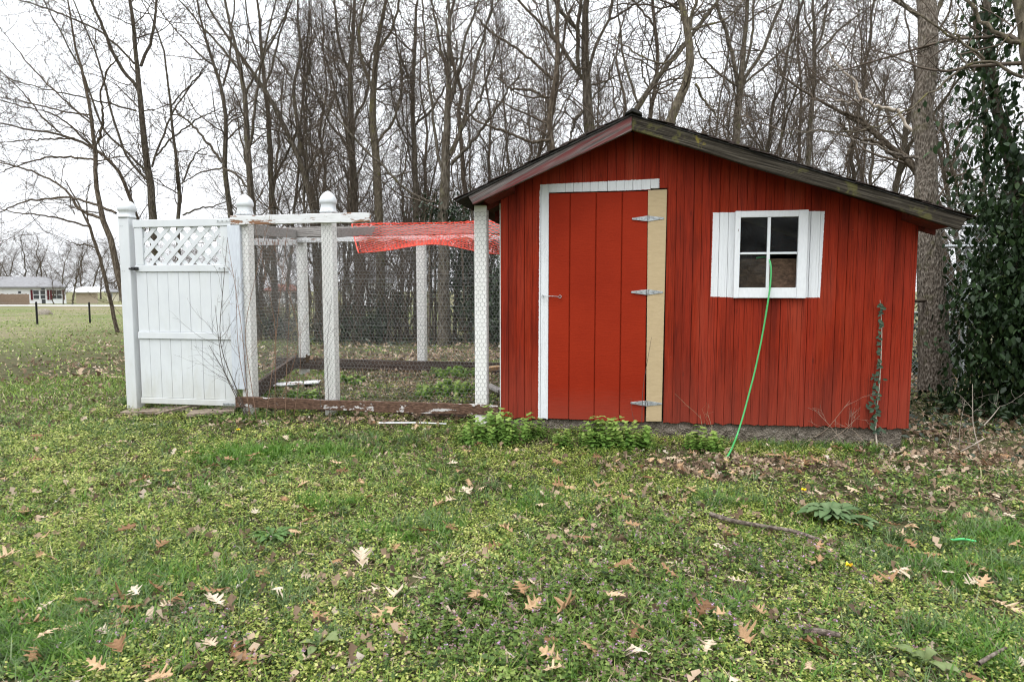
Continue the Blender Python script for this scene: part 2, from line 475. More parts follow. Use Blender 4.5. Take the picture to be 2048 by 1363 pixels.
NET = simple('red_orange_netting', (0.86, 0.07, 0.035), 0.5, 0.3, var=0.12)
def make_concrete():
    m = Mat('rough_concrete', 0.95, 0.15)
    p = m.pos(); a = m.noise(p, 22, 8, 0.75); b = m.voro(p, 75); c2 = m.noise(p, 3, 3)
    c = m.ramp(a, [(0.35, (0.085, 0.068, 0.052)), (0.52, (0.24, 0.205, 0.165)), (0.7, (0.42, 0.38, 0.33))])
    c = m.mix(m.ramp(b, [(0.1, 0.0), (0.5, 0.4)]), c, (0.09, 0.075, 0.06))
    c = m.mix(m.ramp(c2, [(0.45, 0.0), (0.7, 0.5)]), c, (0.12, 0.10, 0.075))
    m.color(c).bump(m.math('ADD', a, b), 0.9, 0.02); return m.m
CONCRETE = make_concrete()
def make_glass():
    m = Mat('dusty_glass', 0.12, 0.5)
    p = m.pos(); X, Y, Z = m.sep(p)
    s = m.ramp(m.voro(p, 90), [(0.06, 1.0), (0.14, 0.0)])
    n = m.noise(p, 7, 6, 0.7)
    k = m.math('MULTIPLY', s, m.ramp(n, [(0.5, 0.0), (0.65, 1.0)]))
    haze = m.math('ADD', m.math('MULTIPLY', k, 0.85), m.ramp(n, [(0.4, 0.002), (0.8, 0.03)]), clamp=True)
    m.color((0.42, 0.43, 0.43)); m.b.inputs['Roughness'].default_value = 0.5
    tr = m.n('ShaderNodeBsdfTransparent'); tr.inputs[0].default_value = (0.78, 0.80, 0.79, 1)
    gl = m.n('ShaderNodeBsdfGlossy'); gl.inputs['Roughness'].default_value = 0.06
    fr = m.n('ShaderNodeFresnel'); fr.inputs['IOR'].default_value = 1.14
    m1 = m.n('ShaderNodeMixShader'); m.put(m1.inputs[0], fr.outputs[0]); m.put(m1.inputs[1], tr.outputs[0]); m.put(m1.inputs[2], gl.outputs[0])
    m2 = m.n('ShaderNodeMixShader'); m.put(m2.inputs[0], haze); m.put(m2.inputs[1], m1.outputs[0]); m.put(m2.inputs[2], m.b.outputs[0])
    m.t.links.new(m2.outputs[0], m.t.nodes['Material Output'].inputs['Surface'])
    return m.m
GLASS = make_glass()

# ------------------------------------------------------------------ the ground sheet
def make_ground_mat():
    m = Mat('lawn_soil', 0.95, 0.1)
    p = m.pos()
    a = m.noise(p, 1.3, 6, 0.65); b = m.noise(p, 14, 6, 0.7); c2 = m.noise(p, 0.11, 4, 0.6)
    soil = m.ramp(b, [(0.35, (0.022, 0.017, 0.011)), (0.55, (0.060, 0.046, 0.030)), (0.72, (0.15, 0.115, 0.078))])  # soil tones lowered so gaps between leaves look shadowed
    green = m.ramp(b, [(0.3, (0.035, 0.052, 0.014)), (0.7, (0.105, 0.125, 0.040))])
    near = m.mix(m.ramp(a, [(0.35, 0.1), (0.65, 0.6)]), soil, green)
    far = m.mix(m.ramp(c2, [(0.40, 0.0), (0.62, 1.0)]), m.ramp(b, [(0.3, (0.095, 0.115, 0.04)), (0.7, (0.14, 0.155, 0.06))]), m.ramp(b, [(0.3, (0.15, 0.125, 0.075)), (0.7, (0.22, 0.19, 0.12))]))
    X, Y, Z = m.sep(p)
    ln = m.n('ShaderNodeVectorMath', operation='LENGTH'); m.put(ln.inputs[0], p)
    f = m.math('MULTIPLY', m.math('SUBTRACT', ln.outputs['Value'], 11), 0.09, clamp=True)
    m.color(m.mix(f, near, far)).bump(b, 0.8, 0.02)
    return m.m
def axis(lo, hi, fine0, fine1, step):
    v = list(np.arange(fine0, fine1, step)); s = step
    x = fine0
    a = []
    while x > lo: s *= 1.13; x -= s; a.append(x)
    s = step; x = v[-1]; b = []
    while x < hi: s *= 1.13; x += s; b.append(x)
    return np.array(a[::-1] + v + b)
gx, gy = axis(-420, 420, -7, 6, 0.1), axis(-60, 600, 1.0, 11, 0.1)
XX, YY = np.meshgrid(gx, gy)
GV = np.stack([XX, YY, gz(XX, YY)], -1).reshape(-1, 3)
ni, nj = len(gy), len(gx)
I = (np.arange(ni - 1)[:, None] * nj + np.arange(nj - 1)[None]).ravel()
GF = np.concatenate([np.stack([I, I + 1, I + nj + 1], 1), np.stack([I, I + nj + 1, I + nj], 1)])
ground = big('ground', GV, GF, make_ground_mat(), smooth=True)
tag(ground, kind='structure')

# the pale road in front of the far house
rc = simple('pale_road_surface', (0.42, 0.41, 0.39), 0.9, 0.1, var=0.1, sc=2)
def strip(d):
    q = [d * (np.array([-math.sin(YAW), math.cos(YAW)]) + (px - 1024) / FPX * np.array([math.cos(YAW), math.sin(YAW)])) for px in np.linspace(-500, 1300, 60)]
    q = np.array(q); return np.stack([q[:, 0], q[:, 1], gz(q[:, 0], q[:, 1]) + 0.05], 1)
RV = np.concatenate([strip(76), strip(84)])
RI = np.arange(59)
road = big('road', RV, np.concatenate([np.stack([RI, RI + 1, RI + 61], 1), np.stack([RI, RI + 61, RI + 60], 1)]), rc)
tag(road, kind='structure')

# ------------------------------------------------------------------ the shed
R_ = random.Random(7)
shed = empty('garden_shed', (0.95, D + 1.2, 0))
tag(shed, 'small weathered red wooden shed with white trimmed door and mossy gable roof', 'shed')
YR = D - 0.26                                                        # plane of the rake boards
XL, XR = W(1001, 600, D)[0], W(1822, 655, D)[0]
zb0, zb1 = W(1095, 838, D), W(1812, 858, D)
def zbot(x): return zb0[1] + (zb1[1] - zb0[1]) * (x - zb0[0]) / (zb1[0] - zb0[0])
AT, AB = W(1264, 231, YR), W(1264, 261, YR)
LT, LB = W(936, 392, YR), W(946, 409, YR)
RT, RB = W(1935, 436, YR), W(1920, 457, YR)
def zroof(x):
    a, b = (LT, AT) if x < AT[0] else (AT, RT)
    return a[1] + (b[1] - a[1]) * (x - a[0]) / (b[0] - a[0])
# door and window openings in wall coordinates
dl, dr = W(1096, 600, D)[0], W(1294, 600, D)[0]
bl_t, br_t, bl_b, br_b = W(1296, 381, D), W(1334, 379, D), W(1292, 842, D), W(1323, 842, D)
dtop, dbot = W(1200, 384, D)[1], W(1200, 840, D)[1]
w0, w1 = W(1470, 423, D), W(1609, 596, D)
op = (W(1478, 520, D)[0], W(1597, 520, D)[0], W(1500, 578, D)[1], W(1500, 431, D)[1])
nb = 47
edges = [XL + (XR - XL) * i / nb for i in range(nb + 1)]
for i in range(1, nb): edges[i] += R_.uniform(-0.003, 0.003)
def board(x0, x1, z0, z1a, z1b, ragged):
    x0 += R_.choice((.0005, .0007, .0009, .002)); x1 -= R_.choice((.0005, .0007, .0012))
    low = [(x0, z0 + R_.uniform(-ragged, ragged)), ((x0 + x1) / 2, z0 + R_.uniform(-ragged, ragged)), (x1, z0 + R_.uniform(-ragged, ragged))]
    v, f = prism(low + [(x1, z1b), (x0, z1a)], D + R_.uniform(-0.002, 0.002), D + 0.02)
    return small('siding_board', v, f, SIDING, shed, bevel=0.0016)
for tx in (w0[0] + .016, w1[0] - .016):
    i = min(range(nb + 1), key=lambda q: abs(edges[q] - tx)); edges[i] = tx
doorR = max(br_t[0], br_b[0])
for i in range(nb):
    x0, x1 = edges[i], edges[i + 1]
    ta, tb = zroof(x0) - 0.035, zroof(x1) - 0.035
    if x0 < AT[0] < x1: ta = tb = min(ta, tb)
    segs = []
    cx = (x0 + x1) / 2
    if dl - 0.005 < cx < doorR - 0.012: segs.append((dtop + 0.006 + (0.012 if cx > dr else 0), None))
    elif w0[0] + .01 < cx < w1[0] - .01: segs += [(zbot(cx), op[2]), (op[3], None)]
    else: segs.append((zbot(cx), None))
    for z0, z1 in segs:
        if z1 is None: board(max(x0, dl - 1), x1, z0, ta, tb, 0.010 if z0 < 0.5 else 0.0008)
        else: board(x0, x1, z0, z1, z1, 0.006)
# added black backing against light leaks, side and back walls, floor plinth
ylast = D + 2.5
def wall_poly(x0, x1, z0, z1):
    return [(x0, z0), (x1, z0), (x1, z1), (x0, z1)]
yb0, yb1 = D + 0.0205, D + 0.045
zt = lambda x: zroof(x) - 0.06
small('light_leak_backing', *join(prism([(XL, zbot(XL) + .02), (dl, zbot(dl) + .02), (dl, zt(dl)), (XL, zt(XL))], yb0, yb1),
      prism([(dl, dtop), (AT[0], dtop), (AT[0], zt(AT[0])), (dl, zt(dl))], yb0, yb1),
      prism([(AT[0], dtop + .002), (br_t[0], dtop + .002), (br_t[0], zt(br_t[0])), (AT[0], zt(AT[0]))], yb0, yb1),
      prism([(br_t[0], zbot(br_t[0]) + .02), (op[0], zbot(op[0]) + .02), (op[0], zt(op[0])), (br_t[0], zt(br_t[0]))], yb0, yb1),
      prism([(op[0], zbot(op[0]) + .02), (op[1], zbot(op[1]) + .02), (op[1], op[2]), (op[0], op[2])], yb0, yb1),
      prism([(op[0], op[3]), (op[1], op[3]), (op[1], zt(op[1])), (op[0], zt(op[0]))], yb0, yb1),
      prism([(op[1], zbot(op[1]) + .02), (XR, zbot(XR) + .02), (XR, zt(XR)), (op[1], zt(op[1]))], yb0, yb1)), LEAKSTOP, shed)
for name, xa, xb in (('side_wall', XL + 0.002, XL + 0.03), ('side_wall', XR - 0.03, XR - 0.002)):
    small(name, *prism([(xa, zbot(xa) + 0.01), (xb, zbot(xb) + 0.01), (xb, zt(xb)), (xa, zt(xa))], yb1 + .001, ylast), REDTRIM, shed)
small('back_wall', *prism([(XL, 0.1), (XR, 0.1), (XR, zt(XR)), (AT[0], zt(AT[0])), (XL, zt(XL))], ylast + .001, ylast + 0.03), REDTRIM, shed)
small('corner_board', *boxvf(XL - 0.016, XL - 0.001, D + 0.05, D + 0.12, zbot(XL) - 0.02, zroof(XL) - 0.09), WHITE_POST, shed, 0.002)
small('corner_trim', *boxvf(XR + 0.001, XR + 0.02, D + 0.004, D + 0.07, zbot(XR) + 0.005, zroof(XR) - 0.07), SIDING, shed, 0.003)
# concrete footing with a broken uneven face
fx = np.linspace(XL + 0.01, XR - 0.02, 90)
rngf = np.random.default_rng(3)
FV, FF = [], []
zrow = [-0.12, 0.0, 0.05, 0.09, None]
for r, zz in enumerate(zrow):
    for x in fx:
        z = zbot(x) + 0.03 if zz is None else zz
        y = D + 0.035 - (0.028 if zz is not None else 0.0) * (1 - r * 0.12) + rngf.normal() * 0.006
        FV.append((x, y, z))
n_ = len(fx)
for x in (fx[0], fx[-1]): FV += [(x, ylast, -0.12), (x, ylast, 0.1)]
for r in range(4):
    for i in range(n_ - 1): FF.append((r * n_ + i, r * n_ + i + 1, (r + 1) * n_ + i + 1, (r + 1) * n_ + i))
b0 = 5 * n_
FF += [(0, 4 * n_, b0 + 1, b0), (n_ - 1, b0 + 2, b0 + 3, 5 * n_ - 1), (4 * n_, 5 * n_ - 1, b0 + 3, b0 + 1)]
small('concrete_footing', FV, FF, CONCRETE, shed)

# door: four grooved planks on a backing, hinges and hook
door = small('door', *boxvf(dl + 0.004, dr - 0.004, D + 0.006, D + 0.022, dbot + 0.004, dtop - 0.003), DOOR, shed)
gxs = [dl + 0.003] + [W(x, 600, D)[0] for x in (1139, 1190.5, 1242)] + [dr - 0.002]
for i in range(4):
    x0, x1 = gxs[i] + 0.003, gxs[i + 1] - 0.003
    za, zc = dbot - 0.004 * (i / 3), dtop
    o = small('door_plank', *prism([(x0, za), (x1, za), (x1, zc - 0.003), (x0, zc - 0.003)], D - 0.006, D + 0.0055), DOOR, None, 0.004)
    o.location = (0, 0, 0); child_fix(o, shed); o.parent = door; o.location = (0, 0, 0)
small('tan_trim_board', *prism([bl_b, br_b, br_t, bl_t], D - 0.012, D + 0.0195), TAN, shed, 0.003)
def to_door(o):
    o.parent = door; o.location = (0, 0, 0); return o
yh = D - 0.0135
for hx0, hx1, hpx, hy in ((1264, 1328, 1296, 437), (1262, 1326, 1294.5, 584), (1261, 1324, 1293, 806)):
    a, b, c = W(hx0, hy, D - .012), W(hx1, hy, D - .012), W(hpx, hy, D - .012)
    h = 0.021
    left = prism([(a[0], c[1] - .006), (c[0] - .008, c[1] - h), (c[0] - .008, c[1] + h), (a[0], c[1] + .006)], yh - 0.003, yh)
    right = prism([(c[0] + .008, c[1] - h), (b[0], c[1] - .006), (b[0], c[1] + .006), (c[0] + .008, c[1] + h)], yh - 0.003, yh)
    o = to_door(small('hinge', *join(left, right), GALV, None, 0.0008))
    V, F = tubes(np.array([[[c[0], yh - .003, c[1] - h], [c[0], yh - .003, c[1] + h]]]), np.full((1, 2), .0065), 8)
    k = big('hinge_pin', V, F, GALV, None, smooth=True); k.parent = door
    pts = []
    for t in (0.3, 0.72):
        for s in (-1, 1):
            xx = c[0] + s * (0.02 + t * (b[0] - c[0] - 0.03))
            pts.append([[xx, yh - .0065, c[1]], [xx, yh - .002, c[1]]])
    V, F = tubes(np.array(pts), np.full((4, 2), .0045), 6)
    k = big('hinge_screws', V, F, simple('screw_steel', (0.7, 0.7, 0.7), 0.3, 0.5, 0.8), None); k.parent = door
ly = D - 0.02
a, b = W(1086, 592, ly), W(1120, 593, ly)
hookv = [tubes(path([(a[0], ly, a[1]), (a[0] + .03, ly - .006, a[1]), ((a[0] + b[0]) / 2, ly - .008, a[1]), (b[0] - .012, ly - .006, b[1])], 12)[None], np.full((1, 12), .0032), 6)]
th = np.linspace(0, 2 * np.pi, 14)
for cx, cz, rr in ((b[0], b[1], .0105), (a[0], a[1], .009)):
    hookv.append(tubes(np.stack([cx + rr * np.cos(th), np.full(14, ly - .003), cz + rr * np.sin(th)], 1)[None], np.full((1, 14), .0028), 6))
    hookv.append(tubes(np.array([[[cx, ly - .002, cz], [cx, D + .001, cz]]]), np.full((1, 2), .0035), 6))
hk = big('hook_latch', *joinbig(hookv), GALV, None, smooth=True); hk.parent = door

# window sash: frame members, muntins, panes; the lower right pane is gone
win = empty('window', ((w0[0] + w1[0]) / 2, D - 0.02, w1[1])); win.parent = shed; win.location -= shed.location
ys0, ys1 = D - 0.034, D - 0.0025
sx0, sx1, sz0, sz1 = w0[0], w1[0], w1[1], w0[1]
px0, px1, pz0, pz1 = W(1479, 540, ys0)[0], W(1597, 470, ys0)[0], W(1500, 575, ys0)[1], W(1500, 434.5, ys0)[1]
mx, mz = W(1537.5, 500, ys0)[0], W(1540, 506, ys0)[1]
def wpart(name, v, f, mat, bevel=0.002):
    o = small(name, v, f, mat, None, bevel); o.parent = win
    o.location = -(shed.location + win.location); return o
wpart('window_stile', *boxvf(sx0, px0, ys0, ys1, sz0, sz1), WHITE_SASH)
wpart('window_stile', *boxvf(px1, sx1, ys0, ys1, sz0, sz1), WHITE_SASH)
wpart('window_rail', *boxvf(px0 + .0005, px1 - .0005, ys0 + .002, ys1, pz1, sz1 - .001), WHITE_SASH)
wpart('window_rail', *boxvf(px0 + .0005, px1 - .0005, ys0 + .002, ys1, sz0 + .001, pz0), WHITE_SASH)
wpart('muntin', *boxvf(mx - .011, mx + .011, ys0 + .006, ys1 - .004, pz0 + .001, pz1 - .001), WHITE_SASH)
wpart('muntin', *boxvf(px0 + .001, mx - .0115, ys0 + .008, ys1 - .004, mz - .008, mz + .008), WHITE_SASH)
wpart('muntin', *boxvf(mx + .0115, px1 - .001, ys0 + .008, ys1 - .004, mz - .008, mz + .008), WHITE_SASH)
for (xa, xb, za, zc) in ((px0, mx - .011, mz + .008, pz1), (mx + .011, px1, mz + .008, pz1), (px0, mx - .011, pz0, mz - .008)):
    wpart('pane', *boxvf(xa + .0015, xb - .0015, ys0 + .017, ys0 + .020, za + .0015, zc - .0015), GLASS, 0)
wpart('inner_board', *boxvf(px0 - .02, px1 + .03, D + 0.08, D + 0.09, pz0 - 0.08, W(1560, 517, D + .08)[1]), BROWNBOARD)
for o in list(win.children): pass

# roof: decks, rake boards, shingles, rafters
def slope_slab(p0, p1, off0, off1, y0, y1, mat, name, ex0=0.0, ex1=0.0):
    (x0, z0), (x1, z1) = p0, p1
    l = math.hypot(x1 - x0, z1 - z0); tx, tz = (x1 - x0) / l, (z1 - z0) / l; nx, nz = -tz, tx
    if nz < 0: nx, nz = -nx, -nz
    a = (x0 - tx * ex0, z0 - tz * ex0); b = (x1 + tx * ex1, z1 + tz * ex1)
    q = [(a[0] + nx * off0, a[1] + nz * off0), (b[0] + nx * off0, b[1] + nz * off0), (b[0] + nx * off1, b[1] + nz * off1), (a[0] + nx * off1, a[1] + nz * off1)]
    return small(name, *prism(q, y0, y1), mat, shed, 0)
yend = ylast + 0.25
slope_slab(LT, AT, -0.028, 0.001, YR + 0.031, yend, DARKWOOD, 'roof_deck', 0.0, -0.002)
slope_slab(AT, RT, -0.028, 0.001, YR + 0.031, yend, DARKWOOD, 'roof_deck', -0.002, 0.0)
slope_slab(LT, AT, 0.0012, 0.012, YR - 0.012, yend + .02, ROOFFELT, 'roof_felt', 0.105, 0.006)
slope_slab(AT, RT, 0.0014, 0.008, YR - 0.008, yend + .02, ROOFFELT, 'roof_felt', 0.0, 0.03)
small('rake_board', *prism([LB, (AB[0] - .0012, AB[1]), (AT[0] - .0012, AT[1]), LT], YR, YR + 0.03), RAKE_L, shed, 0.004)
# the right rake board sags slightly: extra points along its length
def lerp2(a, b, t): return (a[0] + (b[0] - a[0]) * t, a[1] + (b[1] - a[1]) * t)
lowp = [lerp2((AB[0] + .0012, AB[1]), RB, t) for t in np.linspace(0, 1, 9)]
topp = [lerp2((AT[0] + .0012, AT[1]), RT, t) for t in np.linspace(1, 0, 9)]
small('rake_board', *prism([(x, z + 0.006 * math.sin(5 * x) + R_.uniform(-.003, .003)) for x, z in lowp] + topp, YR - 0.002, YR + 0.03), RAKE_R, shed, 0.004)
# shingles: courses along the slope, each tab its own piece, sharing a few meshes
def shingle_mesh(seed):
    r = random.Random(seed); n = 5; V, F = [], []
    for s in range(2):
        for i in range(n):
            y = i / (n - 1)
            for x, zz in ((0, 0.012 + r.uniform(0, .010)), (0.2, 0.006)):
                V.append((x + (r.uniform(-.012, .012) if x == 0 else 0), y * 0.298 + 0.001, zz - s * 0.005))
    for i in range(n - 1):
        a = i * 2
        F.append((a, a + 1, a + 3, a + 2)); F.append((a + 2 * n, a + 2 * n + 2, a + 2 * n + 3, a + 2 * n + 1))
        F.append((a, a + 2, a + 2 * n + 2, a + 2 * n)); F.append((a + 1, a + 1 + 2 * n, a + 3 + 2 * n, a + 3))
    e = 2 * n - 2
    F += [(0, 2 * n, 2 * n + 1, 1), (e, e + 1, e + 1 + 2 * n, e + 2 * n)]
    me = bpy.data.meshes.new('shingle'); me.from_pydata(V, [], F); me.update(); me.materials.append(SHINGLE); return me
SM = [shingle_mesh(s) for s in range(6)]
def shingles(eave, ridge, ex, felt):
    dx, dz = ridge[0] - eave[0], ridge[1] - eave[1]; l = math.hypot(dx, dz); ang = math.atan2(dz, abs(dx))
    sgn = 1 if dx > 0 else -1
    ncourse = int((l + ex) / 0.15)
    for c in range(ncourse):
        s = c * 0.15 - ex
        for k in range(10):
            y = YR - 0.014 + R_.uniform(-0.01, 0.006) + k * 0.302 - (0.12 if c % 2 and k else 0)
            o = bpy.data.objects.new('shingle', R_.choice(SM)); COL.objects.link(o); o.parent = shed
            px_, pz_ = eave[0] + dx / l * s, eave[1] + dz / l * s
            lift = 0.010 + felt
            o.location = Vector((px_ - math.sin(ang) * lift * sgn, y, pz_ + math.cos(ang) * lift)) - shed.location
            o.rotation_euler = (0, -ang + R_.uniform(-.006, .006), 0) if sgn > 0 else (0, -ang + R_.uniform(-.006, .006), math.pi)
            if sgn < 0: o.location.y += 0.30
shingles(LT, (AT[0] - .06, zroof(AT[0] - .06)), 0.11, 0.004)
shingles(RT, (AT[0] + .05, zroof(AT[0] + .05)), 0.035, 0.0)
rc_l, rc_r = 0.13, 0.13
small('ridge_cap', *prism([(AT[0] - .05, zroof(AT[0] - .05) + .022), (AT[0], AT[1] + .022), (AT[0] + .075, zroof(AT[0] + .075) + .018), (AT[0] + .07, zroof(AT[0] + .07) + .036), (AT[0] + .01, AT[1] + .048), (AT[0] - .055, zroof(AT[0] - .055) + .036)], YR - 0.03, yend + .03), ROOFFELT, shed, 0.003)
for i in range(5):
    yy = D + 0.05 + i * 0.6
    for x0, x1 in ((LT[0] + .03, XL - .001), (XR + .022, RT[0] - .06)):
        z0, z1 = zroof(x0) - .032, zroof(x1) - .032
        small('rafter_tail', *prism([(x0, z0 - .075), (x1, z1 - .075), (x1, z1), (x0, z0)], yy, yy + .04), REDTRIM, shed)
for x0, x1 in ((LT[0] + .12, XL + .12), (XR - .1, RT[0] - .1)):
    z0, z1 = zroof(x0) - .032, zroof(x1) - .032
    small('lookout', *prism([(x0, z0 - .06), (x1, z1 - .06), (x1, z1), (x0, z0)], YR + .031, D - .005), REDTRIM, shed)

# green hose hanging out of the window
hp = [(*[W(1513, 516, D + .05)[0], D + .06], W(1513, 516, D + .05)[1])]
for px_, py_, Y in ((1530, 512, D + .03), (1538.5, 514, D - .02), (1542.5, 530, D - .05), (1542, 556, D - .055), (1538, 590, D - .06), (1530, 640, D - .055), (1521, 690, D - .06), (1509, 745, D - .07), (1496, 795, D - .09), (1484, 840, D - .12), (1473, 873, D - .15)):
    x, z = W(px_, py_, Y); hp.append((x, Y, z))
gx_, gy_, gz_ = G(1454, 919)
hp += [(gx_ + .03, gy_ + .05, gz_ + .045), (gx_, gy_, gz_ + .012), (gx_ - .06, gy_ - .06, gz_ - .02)]
tag(tubeobj('garden_hose', hp, 0.0066, HOSE, None, 8, 60), 'bright green hose hanging out of the shed window to the ground', 'hose')
tag(tubeobj('hose_piece', [(*G(1900, 1098)[:2], G(1900, 1098)[2] + .04), (*G(1925, 1100)[:2], G(1925, 1100)[2] + .05), (*G(1950, 1100)[:2], G(1950, 1100)[2] + .04)], 0.006, HOSE, None, 6, 10),
    'short green hose end half hidden in grass beside leaf litter', 'hose')
# ------------------------------------------------------------------ gate post, gate and chicken run
YG = D + 0.06
rng = np.random.default_rng(11)
def lathe4(cx, cy, z0, prof):
    """square turned cap: prof = [(half width, height)]"""
    V, F = [], []
    for r, h in prof:
        for i, j in ((-1, -1), (1, -1), (1, 1), (-1, 1)): V.append((cx + i * r, cy + j * r, z0 + h))
    n = len(prof)
    for s in range(n - 1):
        for i in range(4):
            a, b = s * 4 + i, s * 4 + (i + 1) % 4
            F.append((a, b, b + 4, a + 4))
    F.append((3, 2, 1, 0)); F.append(tuple((n - 1) * 4 + i for i in range(4)))
    return V, F
def round_cap(cx, cy, z0, prof, k=20):
    V, F = [], []
    for r, h in prof:
        for i in range(k):
            a = 2 * math.pi * i / k
            # squarish ring that turns round towards the top
            q = max(abs(math.cos(a)), abs(math.sin(a))); m = r / q ** (0.92 if h < .03 else 0.75)
            V.append((cx + m * math.cos(a), cy + m * math.sin(a), z0 + h))
    n = len(prof)
    for s in range(n - 1):
        for i in range(k):
            a, b = s * k + i, s * k + (i + 1) % k
            F.append((a, b, b + k, a + k))
    F.append(tuple(range(k - 1, -1, -1))); F.append(tuple((n - 1) * k + i for i in range(k)))
    return V, F
ball = [(.060, 0), (.060, .016), (.056, .019), (.055, .045), (.057, .056), (.064, .064), (.067, .078), (.066, .094), (.061, .112), (.053, .128), (.041, .142), (.026, .152), (.010, .157)]
finial = [(.062, 0), (.062, .016), (.057, .019), (.056, .045), (.054, .062), (.056, .074), (.061, .080), (.064, .086), (.064, .100), (.061, .116), (.054, .136), (.043, .154), (.029, .169), (.015, .180), (.005, .185)]

# free standing left gate post
x0 = W(234, 440, YG)[0] + .008; x1 = x0 + 0.105
zc = W(250, 435, YG)[1]
gp = empty('gate_post', ((x0 + x1) / 2, YG + .05, 0))
tag(gp, 'white vinyl gate post with round ball cap on the latch side of gate', 'post')
gpz = float(gz((x0 + x1) / 2, YG)) - 0.06
small('post_sleeve', *boxvf(x0, x1, YG, YG + .105, gpz, zc), VINYL, gp, 0.006, seg=2)
small('post_cap', *round_cap((x0 + x1) / 2, YG + .0525, zc + .0005, ball), VINYL, gp, smooth=True)
for zz in (W(240, 452, YG)[1], W(245, 542, YG)[1]):
    V, F = tubes(np.array([[[x0 + .022 + k * .02, YG - .002, zz], [x0 + .022 + k * .02, YG + .003, zz]] for k in (0, 1)]), np.full((2, 2), .003), 6)
    big('screw_heads', V, F, simple('dark_screw', (.12, .12, .12)), gp)
wp = small('wooden_post', *boxvf(x0 - .014, x0 + .07, YG + .11, YG + .2, gpz, zc - .01), GREYWOOD, None, 0.004)
tag(wp, 'grey weathered wooden post standing behind the ball capped gate post', 'post')

# gate
ga, gb = W(258, 445, YG)[0] + .028, W(457, 445, YG)[0] + .012
gzt, gzb = W(350, 438, YG)[1], W(370, 809, YG)[1]
gate = empty('fence_gate', ((ga + gb) / 2, YG + .03, gzb))
tag(gate, 'white vinyl fence gate with lattice top and vertical boards', 'gate')
def zpx(py): return W(360, py, YG)[1]
fy0, fy1 = YG + .012, YG + .052
small('rail', *boxvf(ga, gb, fy0 - .006, fy1, zpx(453), gzt), VINYL, gate, 0.004, seg=2)
small('rail', *boxvf(ga + .004, gb, fy0 - .006, fy1, zpx(543), zpx(529.5)), VINYL, gate, 0.004, seg=2)
small('rail', *boxvf(ga + .004, gb + .002, fy0 - .007, fy1 - .004, zpx(678), zpx(664.5)), VINYL, gate, 0.004, seg=2)
small('rail', *boxvf(ga + .006, gb + .004, fy0 - .006, fy1, gzb, zpx(797)), VINYL, gate, 0.004, seg=2)
lxa, lxb = W(281, 490, YG)[0] + .01, W(438, 490, YG)[0] + .006
small('stile', *boxvf(ga + .008, lxa, fy0, fy1 - .004, zpx(529.5) + .0008, zpx(453) - .0008), VINYL, gate, 0.003)
small('stile', *boxvf(lxb, gb - .002, fy0, fy1 - .004, zpx(529.5) + .0008, zpx(453) - .0008), VINYL, gate, 0.003)
nbd = 9; bw = (gb - ga - .012) / nbd
for zz0, zz1 in ((zpx(664.5) + .001, zpx(543) - .001), (zpx(797) + .001, zpx(678) - .001)):
    for i in range(nbd):
        a = ga + .006 + bw * i
        small('gate_board', *boxvf(a + .0008, a + bw - .0008, fy0 + .006 + rng.uniform(-.001, .001), fy1 - .012, zz0, zz1), VINYL, gate, 0.004, seg=2)
# lattice strips at 45 degrees clipped to the opening
lz0, lz1 = zpx(529.5) + .001, zpx(453) - .001
def clip_strip(c, w, sgn, yy):
    """strip |sgn*x - z - c| < w clipped to the opening (Sutherland-Hodgman)"""
    h = (lz1 - lz0)
    p = [(lxa - .5, 0), (lxb + .5, 0)]
    poly = []
    def line(x, off): return sgn * (x - lxa) + lz0 + c + off
    poly = [(lxa - .6, line(lxa - .6, -w)), (lxb + .6, line(lxb + .6, -w)), (lxb + .6, line(lxb + .6, w)), (lxa - .6, line(lxa - .6, w))]
    for ax, lim, keep in ((0, lxa + .0006, 1), (0, lxb - .0006, -1), (1, lz0, 1), (1, lz1, -1)):
        out = []
        for i in range(len(poly)):
            a, b = poly[i], poly[(i + 1) % len(poly)]
            ia, ib = (a[ax] - lim) * keep >= 0, (b[ax] - lim) * keep >= 0
            if ia: out.append(a)
            if ia != ib:
                t = (lim - a[ax]) / (b[ax] - a[ax]); out.append((a[0] + (b[0] - a[0]) * t, a[1] + (b[1] - a[1]) * t))
        poly = out
        if len(poly) < 3: return
    small('lattice_strip', *prism(poly, yy, yy + .006), VINYL, gate, 0.001)
step = 0.133; lw = 0.0265
for i in range(-1, 9): clip_strip(-.62 + i * step + .03, lw, 1, fy0 + .010)
for i in range(-1, 9): clip_strip(.02 + i * step, lw, -1, fy0 + .0165)
# black latch, hinge brackets
lx, lz = W(266, 537, YG - .01)
small('latch', *join(boxvf(lx - .018, lx + .045, fy0 - .028, fy0 - .0065, lz - .014, lz + .014), boxvf(lx - .045, lx - .0185, fy0 - .024, fy0 - .010, lz - .007, lz + .007),
      boxvf(lx + .005, lx + .02, fy0 - .036, fy0 - .0285, lz - .008, lz + .008)), BLACK, gate, 0.002)
for py in (443, 536, 805):
    zz = zpx(py)
    o = small('hinge_strap', *boxvf(gb - .13, gb - .004, fy0 - .0095, fy0 - .0065, zz - .011, zz + .011), VINYL if py != 805 else GALV, gate, 0.001)
    V, F = tubes(np.array([[[gb - .115 + k * .042, fy0 - .013, zz], [gb - .115 + k * .042, fy0 - .009, zz]] for k in range(3)]), np.full((3, 2), .0055), 8)
    big('hinge_bolts', V, F, GALV, gate)

